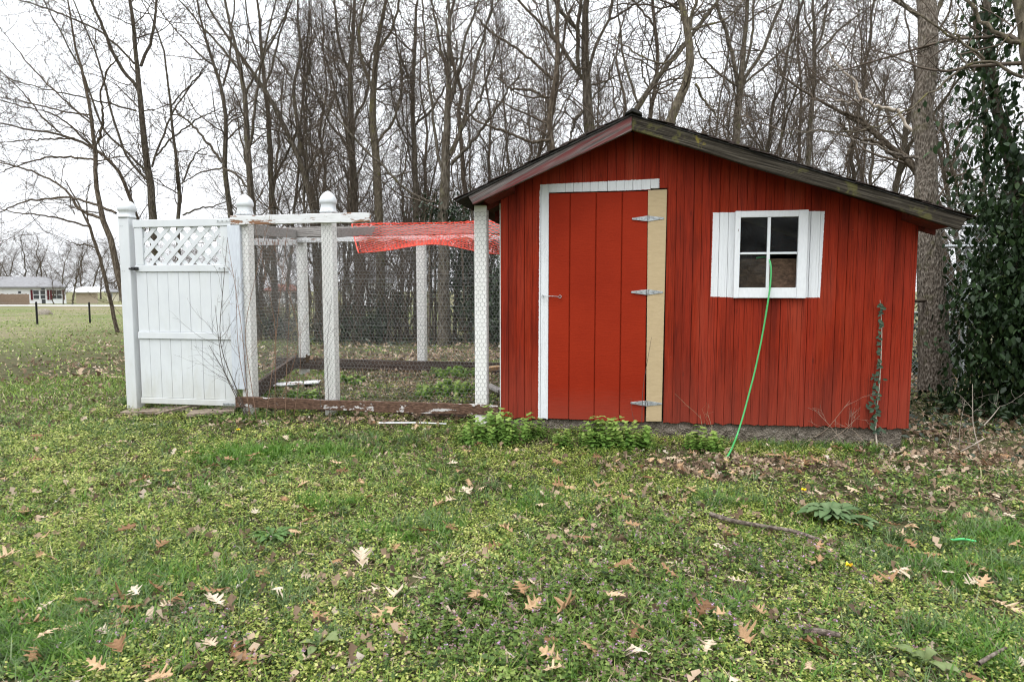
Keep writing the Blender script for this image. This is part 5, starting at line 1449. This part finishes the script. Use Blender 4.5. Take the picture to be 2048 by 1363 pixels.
# bright tufts and bluish wild-onion like tufts
def tufts(mat, name, label, items, n, h, w, bunch):
    cs = [wedge(n // 5, 1.5, 7.0, 1.0)[:2]]
    for (px, py), rx_, ry_, k_ in items:
        c = G(px, py); q = max(3, int(n * rx_ * ry_ * k_)); cs.append((c[0] + rg.normal(size=q) * rx_ * .62, c[1] + rg.normal(size=q) * ry_ * .62))
    cx, cy_ = np.concatenate([c[0] for c in cs]), np.concatenate([c[1] for c in cs]); k = ~inshed(cx, cy_); cx, cy_ = cx[k], cy_[k]; cr = np.hypot(cx, cy_)
    m = len(cx); i = np.repeat(np.arange(m), bunch)
    x = cx[i] + rg.normal(size=len(i)) * .018; y = cy_[i] + rg.normal(size=len(i)) * .018
    hh = (rg.uniform(.6, 1.1, m) * h)[i] * rg.uniform(.5, 1.1, len(i))
    blades(x, y, cr[i], hh, np.full(len(i), w), mat, name, label, .55)
tufts(TUFTM, 'grass_tufts', 'lush bright green grass tufts in the lawn', TUFT_B, 1500, .105, .0036, 20)
tufts(BLUEGRASS, 'pale_grass_tufts', 'pale bluish green grass tufts in the lawn', [(p, rx_ * 1.5, ry_ * 1.5, k * .8) for p, rx_, ry_, k in TUFT_B[6:]] + [((640, 845), .1, .05, 1), ((540, 835), .1, .05, 1), ((200, 870), .4, .2, .6), ((760, 885), .3, .1, .6), ((300, 1100), .3, .15, .5), ((520, 1180), .3, .15, .6), ((640, 1230), .25, .15, .6)], 900, .12, .0028, 20)

# leafy ground cover: sprigs of small rounded leaves
def sprig(nl, seed, spread, hgt, ls):
    r2 = np.random.default_rng(seed); V, F = [], []
    for i in range(nl):
        a = r2.uniform(0, 6.28); q = r2.uniform(.1, 1) * spread; z = r2.uniform(.15, 1) * hgt
        l = ls * r2.uniform(.6, 1.25); b = a + r2.normal() * .8; t = r2.normal() * .45
        cx, cy_ = q * math.cos(a), q * math.sin(a)
        o = len(V); ca, sa = math.cos(b), math.sin(b)
        for u, v in ((0, 0), (.40, .5), (0, 1), (-.40, .5)):
            xx, yy = u * l, v * l
            V.append((cx + xx * ca - yy * sa, cy_ + xx * sa + yy * ca, z + v * l * math.sin(t) - abs(u) * l * .45))
        F += [(o, o + 1, o + 2), (o, o + 2, o + 3)]
    return np.array(V), np.array(F)
def cover(name, label, mat, n, r0, r1, pw, dens, nl, spread, hgt, ls, grow_r=.08, beta=(2, 2), cat='ground cover'):
    x, y, r = wedge(n, r0, r1, pw)
    k = rg.uniform(0, 1, len(x)) < dens(x, y, r); x, y, r = x[k], y[k], r[k]
    Vs, Fs, Rs, o = [], [], [], 0
    var = rg.integers(0, 5, len(x))
    tone = np.clip(.46 + .22 * wob(x, y, 3.3, 9) + .15 * wob(x, y, .8, 6) + .2 * rg.normal(size=len(x)), 0, 1)
    for v in range(5):
        i = np.where(var == v)[0]
        t = sprig(nl, 50 + v, spread, hgt, ls)
        V, F, kk = scatter(t, place(x[i], y[i]), rg.uniform(0, 6.28, len(i)), rg.normal(size=len(i)) * .2, rg.normal(size=len(i)) * .2, rg.uniform(.7, 1.3, len(i)) * (1 + grow_r * (r[i] - 2).clip(0)))
        Vs.append(V); Fs.append(F + o); o += len(V)
        Rs.append(np.clip(np.repeat(tone[i], kk) + np.repeat(rg.normal(size=len(i) * nl) * .26, 4), 0, 1))
    return tag(big(name, np.concatenate(Vs), np.concatenate(Fs), mat, rnd=np.concatenate(Rs)), label, cat, kind='stuff')
base_d = lambda x, y, r: np.clip(.62 + .95 * wob(x, y, 1.7, 4) + .3 * wob(x, y, 5.1, 8) - 1.0 * blobs(x, y, LITTER_B) - .55 * blobs(x, y, TUFT_B), .03, 1) * np.where(runmask(x, y), .12, 1) * under(x, y)
cover('chickweed', 'yellow green chickweed carpet across the lawn', COVERM, 33000, 1.5, 7.0, .95, base_d, 15, .034, .036, .0105)
cover('clover', 'darker green low clover and henbit carpet in the lawn', DARKCOVER, 13000, 1.5, 7.5, 1.0, lambda x, y, r: np.clip(.35 - .8 * wob(x, y, 1.7, 4) - .5 * blobs(x, y, LITTER_B), .08, 1) * np.where(runmask(x, y), .2, 1) * under(x, y), 12, .036, .036, .0155)

# nettle-like weeds with tiers of leaves; purple tops on the dead-nettles
def weed(h, tiers, ls, seed, top):
    r2 = np.random.default_rng(seed); V, F, C = [], [], []
    w = .0018
    V += [(-w, 0, 0), (w, 0, 0), (0, 0, h)]; F.append((0, 1, 2)); C += [.0] * 3
    for t in range(tiers):
        z = h * (.25 + .75 * t / (tiers - 1)); l0 = ls * (1.05 - .55 * t / tiers)
        for q in range(4 if t >= tiers - 2 else 3):
            a = t * 1.57 + q * 6.283 / (4 if t >= tiers - 2 else 3) + r2.normal() * .25; l = l0 * r2.uniform(.8, 1.2); ca, sa = math.cos(a), math.sin(a); o = len(V); dr = r2.uniform(-.5, .25)
            for u, v in ((0, 0), (.40, .3), (.36, .72), (0, 1), (-.36, .72), (-.40, .3)):
                xx, yy = u * l, v * l; V.append((xx * ca - yy * sa, xx * sa + yy * ca, z + v * l * dr - abs(u) * l * .25))
            F += [(o, o + 1, o + 2), (o, o + 2, o + 3), (o, o + 3, o + 4), (o, o + 4, o + 5)]
            C += [t / (tiers - 1)] * 6
    return np.array(V), np.array(F), np.array(C)
def weeds(name, label, items, n, h, tiers, ls, mat, thr, cat, purple=None, r1=6.5, single=False):
    x, y, r = wedge(n * 7, 1.5, r1, 1.0)
    if single is False: k = rg.uniform(0, 1, len(x)) < blobs(x, y, items) ** 1.3 + thr
    x, y, r = x[k][:n], y[k][:n], r[k][:n]
    Vs, Fs, Rs, o = [], [], [], 0; Pv, Pf, Pr, po = [], [], [], 0
    var = rg.integers(0, 4, len(x))
    for v in range(4):
        i = np.where(var == v)[0]
        tv, tf, tc = weed(h, tiers, ls, 70 + v, 0)
        sc = rg.uniform(.5, 1.25, len(i))
        yw, ti, ro = rg.uniform(0, 6.28, len(i)), rg.normal(size=len(i)) * .15, rg.normal(size=len(i)) * .15
        V, F, kk = scatter((tv, tf), place(x[i], y[i], -.003), yw, ti, ro, sc)
        Vs.append(V); Fs.append(F + o); o += len(V); Rs.append(np.clip(np.tile(tc * .5 + .15, len(i)) + np.repeat(rg.normal(size=len(i)) * .16, kk), 0, 1))
        if purple:
            pt = sprig(6, 90 + v, .007, .018, .008); pt = (pt[0] + np.array([0, 0, h * .93]), pt[1])
            V, F, kk = scatter(pt, place(x[i], y[i], -.003), yw, ti, ro, sc)
            Pv.append(V); Pf.append(F + po); po += len(V); Pr.append(np.clip(np.repeat(rg.beta(1.3, 1.6, len(i) * 6), 4), 0, 1))
    root = tag(big(name, np.concatenate(Vs), np.concatenate(Fs), mat, rnd=np.concatenate(Rs)), label, cat, kind='stuff')
    if purple:
        p = big('flower_tops', np.concatenate(Pv), np.concatenate(Pf), PURPLEM, rnd=np.concatenate(Pr)); p.parent = root; p['kind'] = 'stuff'
    return root
weeds('dead_nettles', 'purple flowering dead nettles scattered through the near lawn', PURPLE_B, 2300, .066, 4, .0135, DARKCOVER, .006, 'weeds', True, 5.2)
# the tall clumps before the shed are countable: one thing each
def clump(label, px, py, rx_, ry_, n, h):
    cx, cy_, cz = G(px, py)
    root = empty('nettle_clump', (cx, cy_, cz)); tag(root, label, 'weed clump', 'green weed clumps by the shed and run')
    a = rg.uniform(0, 6.28, n); q = np.sqrt(rg.uniform(0, 1, n))
    x, y = cx + rx_ * q * np.cos(a), cy_ + ry_ * q * np.sin(a)
    y = np.minimum(y, D - .03) if cx > XL - .1 and cy_ < D else y
    Vs, Fs, Rs, o = [], [], [], 0
    var = rg.integers(0, 4, n)
    for v in range(4):
        i = np.where(var == v)[0]; tv, tf, tc = weed(h, 6, .042, 30 + v, 0)
        V, F, kk = scatter((tv, tf), place(x[i], y[i], -.004), rg.uniform(0, 6.28, len(i)), rg.normal(size=len(i)) * .16, rg.normal(size=len(i)) * .16, rg.uniform(.35, 1.2, len(i)) * (1.15 - .5 * q[i] ** 2))
        Vs.append(V); Fs.append(F + o); o += len(V); Rs.append(np.clip(np.tile(tc * .55 + .12, len(i)) + np.repeat(rg.normal(size=len(i)) * .15, kk), 0, 1))
    big('leaves', np.concatenate(Vs), np.concatenate(Fs), NETTLEM, root, rnd=np.concatenate(Rs))
clump('large green nettle clump at the shed corner by the run', 985, 888, .30, .17, 130, .22)
clump('green nettle clump below the white door post', 1065, 880, .10, .07, 22, .19)
clump('green nettle clump below the red door', 1215, 900, .24, .11, 80, .21)
clump('narrow green nettle clump below the tan hinge board', 1275, 898, .12, .08, 30, .17)
clump('small green nettle clump left of the hose', 1408, 903, .14, .09, 40, .15)
clump('lone green nettle plant between the two larger door clumps', 1128, 900, .07, .06, 14, .15)
clump('low green weed patch inside the run near the shed', 900, 785, .35, .3, 130, .09)
clump('low green weed patch inside the run beside the far post', 915, 752, .4, .3, 110, .10)
clump('low green weed patch inside the run by the middle post', 695, 765, .2, .2, 50, .07)
clump('low green weed patch inside the run before the flaking board', 610, 795, .2, .12, 40, .07)

# broadleaf rosettes
ROS = leafmat('rosette_leaf', [(0, (.065, .125, .045)), (.5, (.11, .18, .072)), (1, (.16, .225, .105))], .6, .25, .25)
def rosette(label, px, py, n, l, wd, mat=ROS, flat=.55):
    cx, cy_, cz = G(px, py)
    V, F, C = [], [], []
    for i in range(n):
        a = i * 2.4 + rg.normal() * .2; L = l * rg.uniform(.6, 1.1); ca, sa = math.cos(a), math.sin(a); o = len(V); el = flat * rg.uniform(.5, 1.4) * (1 - .5 * i / n) + (.5 * i / n)
        ns = 6; tone_ = rg.uniform(.1, .8)
        for s in range(ns + 1):
            t = s / ns; wv = wd * L * math.sin(math.pi * (t * .86 + .07)) ** .8 * (.45 + .9 * t if t < .6 else 1.0)
            fwd = L * t * math.cos(el) ; up = L * (t * math.sin(el) - .75 * t * t * math.sin(el)) + .012
            for u, dz in ((-1, .10), (0, -.02), (1, .10)):
                xx = fwd; yy = u * wv + .003 * math.sin(9 * t + u)
                V.append((cx + xx * ca - yy * sa, cy_ + xx * sa + yy * ca, cz + up + dz * wv + rg.normal() * .0015)); C.append(np.clip(tone_ + (.25 if u == 0 else 0), 0, 1))
        for s in range(ns):
            b = o + s * 3
            for j in (0, 1): F += [(b + j, b + j + 1, b + j + 4), (b + j, b + j + 4, b + j + 3)]
    return tag(big('broadleaf_rosette', np.array(V), np.array(F), mat, rnd=np.array(C), smooth=True), label, 'weed')
rosette('large grey green broadleaf rosette below the shed window', 1660, 1045, 48, .23, .10, flat=1.0)
rosette('small grey green broadleaf rosette touching the larger one', 1725, 1060, 20, .14, .10, flat=.8)
rosette('fresh green broadleaf rosette in the lawn before the run', 545, 1085, 30, .15, .075, flat=.9, mat= leafmat('fresh_rosette_leaf', [(0, (.07, .15, .03)), (1, (.12, .22, .06))], .5, .3, .3))
DOCK = leafmat('dock_leaf', [(0, (.12, .18, .055)), (1, (.22, .27, .11))], .5, .3, .3)
rosette('dock plant with long pale green leaves beside a thin twig', 1850, 1345, 7, .15, .13, DOCK, 1.1)
rosette('small dock plant with two pale green leaves in the near lawn', 640, 1300, 5, .12, .13, DOCK, 1.0)
# dandelions
YEL = simple('dandelion_yellow', (.75, .50, .01), .6, .2, var=.15)
for lab, px, py in (('yellow dandelion flower behind the large rosette', 1607, 1000), ('yellow dandelion flower in the purple weeds', 1697, 1160), ('yellow dandelion flower in the lawn before the gate', 477, 873)):
    cx, cy_, cz = G(px, py); V, F = [(cx, cy_, cz + .05)], []
    for i in range(16):
        a = 6.283 * i / 16; rr = .017 * (1 if i % 2 else .75); V.append((cx + rr * math.cos(a), cy_ + rr * math.sin(a), cz + .056 + .004 * (i % 3)))
    F = [(0, 1 + i, 1 + (i + 1) % 16) for i in range(16)]
    dn = empty('dandelion', (cx, cy_, cz)); tag(dn, lab, 'flower')
    small('flower', V, F, YEL, dn); tubeobj('stalk', [(cx, cy_, cz - .01), (cx + .003, cy_, cz + .03), (cx, cy_, cz + .05)], .0022, STEMM, dn, 5)

# ------------------------------------------------------------------ fallen leaves
half = [(0.0, .010), (.12, .012), (.20, .05), (.28, .14), (.37, .25), (.34, .09), (.41, .06), (.50, .20), (.57, .33), (.64, .37), (.57, .11), (.65, .08), (.74, .19), (.83, .27), (.80, .09), (.88, .06), (.94, .07), (1.0, .0)]
def oak(seed):
    r2 = np.random.default_rng(seed); V, F = [], []
    c1, c2, tw = r2.uniform(-.3, .7), r2.uniform(-.2, .35), r2.uniform(-.35, .35)
    ks = [np.array(half) * np.array([1, s]) for s in r2.uniform(.8, 1.25, 2)]
    n = len(half)
    for i in range(n):
        yv = half[i][0]; ym = i / (n - 1)
        for sgn, kk in ((-1, ks[0]), (0, None), (1, ks[1])):
            xx = 0 if sgn == 0 else sgn * kk[i][1] * r2.uniform(.85, 1.15)
            V.append((xx, yv + .02 * r2.normal() if sgn else ym, c1 * xx * xx * 3.2 + c2 * ((yv if sgn else ym) - .5) ** 2 * 2.0 + tw * xx * yv * 1.2 + .025 * r2.normal()))
    for i in range(n - 1):
        b = i * 3
        for j in (0, 1): F.append((b + j, b + j + 1, b + j + 4, b + j + 3))
    return np.array(V), F
OAKS = []
for s in range(8):
    v, f = oak(200 + s); me = bpy.data.meshes.new('fallen_leaf'); me.from_pydata([tuple(p) for p in v], [], f); me.update(); me.materials.append(OAKM); OAKS.append(me)
spotl = [(1065, 1300), (725, 1163), (1280, 968), (1455, 1085), (1420, 1100), (785, 1262), (470, 1340), (520, 1350), (450, 1243), (780, 1225), (800, 1235), (1395, 1265), (1410, 1280), (1425, 1300), (1300, 1340), (1215, 1158), (1045, 1245), (1110, 1255), (1205, 1210), (1980, 1220), (1955, 1205), (1680, 1345), (1850, 1055), (890, 1080), (870, 1085), (1030, 1085), (230, 1090), (240, 1255), (620, 1245), (1360, 1060), (90, 880), (700, 955), (60, 1040)]
cand = []
x, y, r = wedge(9000, 1.8, 5.6, 1.1, .72)
k = rg.uniform(0, 1, len(x)) < blobs(x, y, LITTER_B) * .9 + .10
cand = [(G(*p)[0], G(*p)[1]) for p in spotl] + list(zip(x[k], y[k]))[:262]
for i, (lx_, ly_) in enumerate(cand):
    o = bpy.data.objects.new('fallen_leaf', OAKS[i % 8]); COL.objects.link(o)
    s = rg.uniform(.085, .13) if i < len(spotl) else rg.uniform(.055, .105)
    o.location = (lx_, ly_, float(gz(lx_, ly_)) + rg.uniform(.034, .054)); o.scale = (s, s, s)
    o.rotation_euler = (rg.normal() * .2, rg.normal() * .25 + (math.pi if rg.random() < .4 else 0), rg.uniform(0, 6.28))
    tag(o, 'dry tan lobed leaf fallen on the lawn', 'leaf', 'fallen tan leaves on the lawn')
# the rest of the litter as one mass
SH = (np.array([(0, 0, 0), (.26, .24, .16), (.07, .40, .03), (.36, .70, .22), (.02, 1, .12), (-.26, .62, .15), (-.06, .45, .02), (-.32, .34, .20)]), np.array([(0, 1, 2), (2, 3, 4), (4, 5, 6), (6, 7, 0), (0, 2, 6), (2, 4, 6)]))
x, y, r = wedge(260000, 1.6, 12, 1.2)
k = rg.uniform(0, 1, len(x)) < np.clip(blobs(x, y, LITTER_B) ** 1.4 * .55 + .018 + .10 * np.clip(wob(x, y, 1.9, 11) - .25, 0, 1) + .16 * runmask(x, y) + .10 * ((y > YB) & (x > -5) & (x < 2.5)) + .05 * ((x > 2.3) & (y > 4)), 0, 1)
x, y, r = x[k], y[k], r[k]; n = len(x)
V, F, kk = scatter(SH, place(x, y, 0) + np.stack([0 * x, 0 * x, rg.uniform(.004, .03, n)], 1), rg.uniform(0, 6.28, n), rg.normal(size=n) * .6, rg.normal(size=n) * .7, rg.uniform(.02, .062, n) * np.where(r > 6, 1.2, 1) * np.where(runmask(x, y), .62, 1))
tag(big('leaf_litter', V, F, LITTERM, rnd=np.repeat(rg.beta(2, 2, n), kk)), 'brown leaf litter heaped along the shed and run', 'leaf litter', kind='stuff')
x, y, r = wedge(38000, 9, 26, 1.2, .6)
k = rg.uniform(0, 1, len(x)) < (.35 + .3 * wob(x, y, .5, 3)) * np.where(x < -6.5, .25, 1)
x, y, r = x[k], y[k], r[k]; n = len(x)
V, F, kk = scatter(SH, place(x, y, .015), rg.uniform(0, 6.28, n), rg.normal(size=n) * .35, rg.normal(size=n) * .35, rg.uniform(.05, .12, n))
tag(big('far_leaf_litter', V, F, LITTERM, rnd=np.repeat(rg.beta(2, 2, n), kk)), 'brown fallen leaves strewn over the ground beyond the run', 'leaf litter', kind='stuff')
# thatch: tiny dry bits everywhere
BIT = (np.array([(-.5, 0, 0), (.5, 0, 0), (.4, 1, .15), (-.4, 1, .1)]), np.array([(0, 1, 2), (0, 2, 3)]))
x, y, r = wedge(50000, 1.5, 8, 1.0); n = len(x)
V, F, kk = scatter(BIT, place(x, y, .006), rg.uniform(0, 6.28, n), rg.normal(size=n) * .3, rg.normal(size=n) * .4, np.stack([rg.uniform(.002, .006, n) * (1 + r / 6), rg.uniform(.012, .05, n), rg.uniform(.012, .05, n)], 1))
tag(big('dry_thatch', V, F, THATCH, rnd=np.repeat(rg.uniform(0, 1, n), kk)), 'dry straw and twig bits between the lawn weeds', 'thatch', kind='stuff')
# ivy ground cover: behind the run and at the shed's right
x, y, r = wedge(60000, 5.2, 24, 1.0, .75)
q = np.maximum(blobs(x, y, [((1950, 860), 1.0, .6, 1), ((1850, 860), .5, .5, 1), ((2040, 830), 1.2, 1, 1), ((1850, 810), .5, .9, 1)]), .9 * np.exp(-((y - 15.5 - .5 * wob(x, y, .8, 2)) / 1.6) ** 2) * ((x > -7.5) & (x < 3)))
k = rg.uniform(0, 1, len(x)) < q * .8
x, y, r = x[k], y[k], r[k]; n = len(x)
V, F, kk = scatter(LEAF, place(x, y, 0) + np.stack([0 * x, 0 * x, rg.uniform(.02, .14, n)], 1), rg.uniform(0, 6.28, n), rg.normal(size=n) * .5 - .2, rg.normal(size=n) * .4, rg.uniform(.035, .065, n) * np.where(r > 9, 2.0, 1))
tag(big('ivy_ground_cover', V, F, IVY, rnd=np.repeat(rg.beta(2, 2, n), kk)), 'dark ivy spreading over the ground under the trees', 'ivy', kind='stuff')

# ------------------------------------------------------------------ climbing vine on the shed, dry stalks
cv = empty('climbing_vine', (W(1752, 850, D)[0], D - .02, 0)); tag(cv, 'green leaved vine climbing the red siding near the shed\'s right edge', 'vine')
sp = [(1752, 905), (1750, 862), (1752, 830), (1758, 780), (1762, 720), (1764, 660), (1762, 620), (1760, 600)]
spts = [(W(a, b, D - .012)[0], D - .012 - (.05 if b > 870 else 0), W(a, b, D - .012)[1]) for a, b in sp]
tubeobj('stem', spts, np.linspace(.006, .002, len(sp)), DEADPALE, cv, 6)
lv = []
for b in list(np.arange(603, 745, 11.5)) + list(np.arange(745, 862, 5.0)):
    xx = np.interp(b, [600, 740, 800, 860], [1760, 1755, 1748, 1752])
    for s in (-1, 1):
        lv.append((*W(xx + s * 3 + rg.normal() * (1 if b < 745 else 5), b + rg.normal() * 2, D - .02), s))
lv = np.array(lv); n = len(lv)
ph = lv[:, 2] * .75 + np.pi + rg.normal(size=n) * .3; sz = rg.uniform(.032, .05, n)
lx2 = (LEAF[0][None, :, 0] * np.cos(ph)[:, None] + LEAF[0][None, :, 1] * np.sin(ph)[:, None]) * sz[:, None]; lz2 = (-LEAF[0][None, :, 0] * np.sin(ph)[:, None] + LEAF[0][None, :, 1] * np.cos(ph)[:, None]) * sz[:, None]
ly2 = D - .014 - rg.uniform(0, .02, n)[:, None] - LEAF[0][None, :, 1] * .35 * sz[:, None] - LEAF[0][None, :, 2] * sz[:, None]
V = np.stack([lv[:, :1] + lx2, ly2, lv[:, 1:2] + lz2], -1).reshape(-1, 3); F = (LEAF[1][None] + (np.arange(n) * 6)[:, None, None]).reshape(-1, 3); kk = 6
big('leaves', V, F, leafmat('vine_leaf', [(0, (.018, .045, .022)), (1, (.045, .085, .04))], .45, .4, .15), cv, rnd=np.repeat(rg.uniform(0, 1, n), kk))
def stalks(name, label, base, tips, r, mat, cat='stalk', sub=3, seed=1, sublen=(.1, .35)):
    r2 = np.random.default_rng(seed); P = []
    for b, t in zip(base, tips):
        b, t = np.array(b), np.array(t); m = (b + t) / 2 + r2.normal(size=3) * .05 * np.linalg.norm(t - b)
        P.append(path(np.array([b, m, t]), 14))
    P = np.stack(P); R = np.tile(np.linspace(r, r * .4, 14), (len(P), 1))
    parts = [tubes(P, R, 5)]
    if sub:
        p2, r2_ = grow(P, R, sub, r2, sublen, .6, (.4, 1.0), (.3, 1), 6, .04, .16, .001); parts.append(tubes(p2, r2_, 3))
        p3, r3 = grow(p2, r2_, 3, r2, (.04, .14), .8, (.4, 1.0), (.3, 1), 4, .02, .16, .0008); parts.append(tubes(p3, r3, 3))
    return tag(big(name, *joinbig(parts), mat), label, cat)
DRYRED = simple('dry_red_brown_stem', (.20, .125, .085), .8, .2)
DRYDARK = simple('dry_dark_stem', (.075, .062, .052), .8, .2)
def W3(px, py, Y): x_, z_ = W(px, py, Y); return (x_, Y, z_)
bs = [W3(a, 850, D - .08 + o) for a, o in ((500, 0), (505, .05), (515, -.02), (545, .1), (550, 0), (570, .05), (585, .05), (530, .02))]
tp_ = [W3(a, b, D - .05) for a, b in ((455, 480), (470, 540), (540, 430), (545, 480), (575, 455), (582, 560), (600, 640), (510, 450))]
stalks('dry_weed', 'tall reddish dry weed stalks growing before the run wire', bs, tp_, .0035, DRYRED, 'stalk', 8, 3)
stalks('dry_vine', 'dark dry vine arching over the hinge post and gate', [W3(505, 850, D - .07), W3(500, 850, D - .1), W3(503, 846, D - .06)], [W3(455, 475, D - .03), W3(430, 610, D - .1), W3(418, 690, D - .1)], .0045, DRYDARK, 'vine', 9, 8, (.15, .45))
stalks('dry_weed', 'thin dry stalks climbing the middle run post', [W3(660, 850, D - .05), W3(645, 850, D - .05)], [W3(664, 590, D + .02), W3(630, 640, D + .02)], .0025, DRYDARK, 'stalk', 4, 4)
def leafcluster(label, px, py, Y, n):
    q = np.array(W3(px, py, Y)) + rg.normal(size=(n, 3)) * np.array([.04, .03, .025])
    V, F, kk = scatter(SH, q, rg.uniform(0, 6.28, n), rg.normal(size=n) * .9, rg.normal(size=n) * .8, rg.uniform(.05, .08, n))
    tag(big('dead_leaf_cluster', V, F, LITTERM, rnd=np.repeat(rg.uniform(0, .4, n), kk)), label, 'leaves')
leafcluster('curled dead brown leaves caught in the wire beside middle post', 622, 707, D + .0, 9)
stalks('dry_stalk', 'single dark upright stalk before the tan hinge board', [W3(1283, 870, D - .1)], [W3(1303, 674, D - .05)], .003, DRYDARK, 'stalk', 0, 5)
stalks('dry_stalk', 'short dark leaning stalk before the red door', [W3(1277, 865, D - .06)], [W3(1262, 795, D - .04)], .002, DRYDARK, 'stalk', 0, 15)
stalks('dry_stalk', 'pale thin dry twigs sprawling low against the red siding', [W3(1600, 890, D - .12), W3(1690, 890, D - .12), W3(1735, 890, D - .1), W3(1640, 890, D - .1)], [W3(1700, 800, D - .04), W3(1625, 815, D - .05), W3(1690, 845, D - .05), W3(1720, 830, D - .04)], .002, simple('pale_dry_stem', (.30, .23, .17)), 'stalk', 4, 6, (.1, .25))
stalks('dry_stalk', 'dry stalks sprouting by the footing left of the hose', [W3(1412, 890, D - .06), W3(1418, 892, D - .08)], [W3(1400, 828, D - .05), W3(1425, 850, D - .05)], .0025, simple('straw_stem', (.36, .29, .18)), 'stalk', 2, 7)
PALE = simple('pale_bare_stem', (.36, .31, .26), .8, .2)
x, y, z = G(1962, 905)
stalks('bare_shoot', 'pale bare forked shoot standing in leaf litter right of the shed', [(x, y, z - .02), (x + .01, y, z + .10), (x + .01, y, z + .2)], [W3(1945, 768, y), W3(1915, 905, y - .12), W3(2000, 812, y)], .005, PALE, 'shoot', 2, 9, (.08, .2))
stalks('bare_shoot', 'thin arching bare shoots in leaf litter beside the pale shoot', [(x - .12, y + .05, z), (x - .2, y + .05, z)], [W3(1930, 800, y), W3(1905, 850, y)], .0025, PALE, 'shoot', 2, 10, (.08, .2))
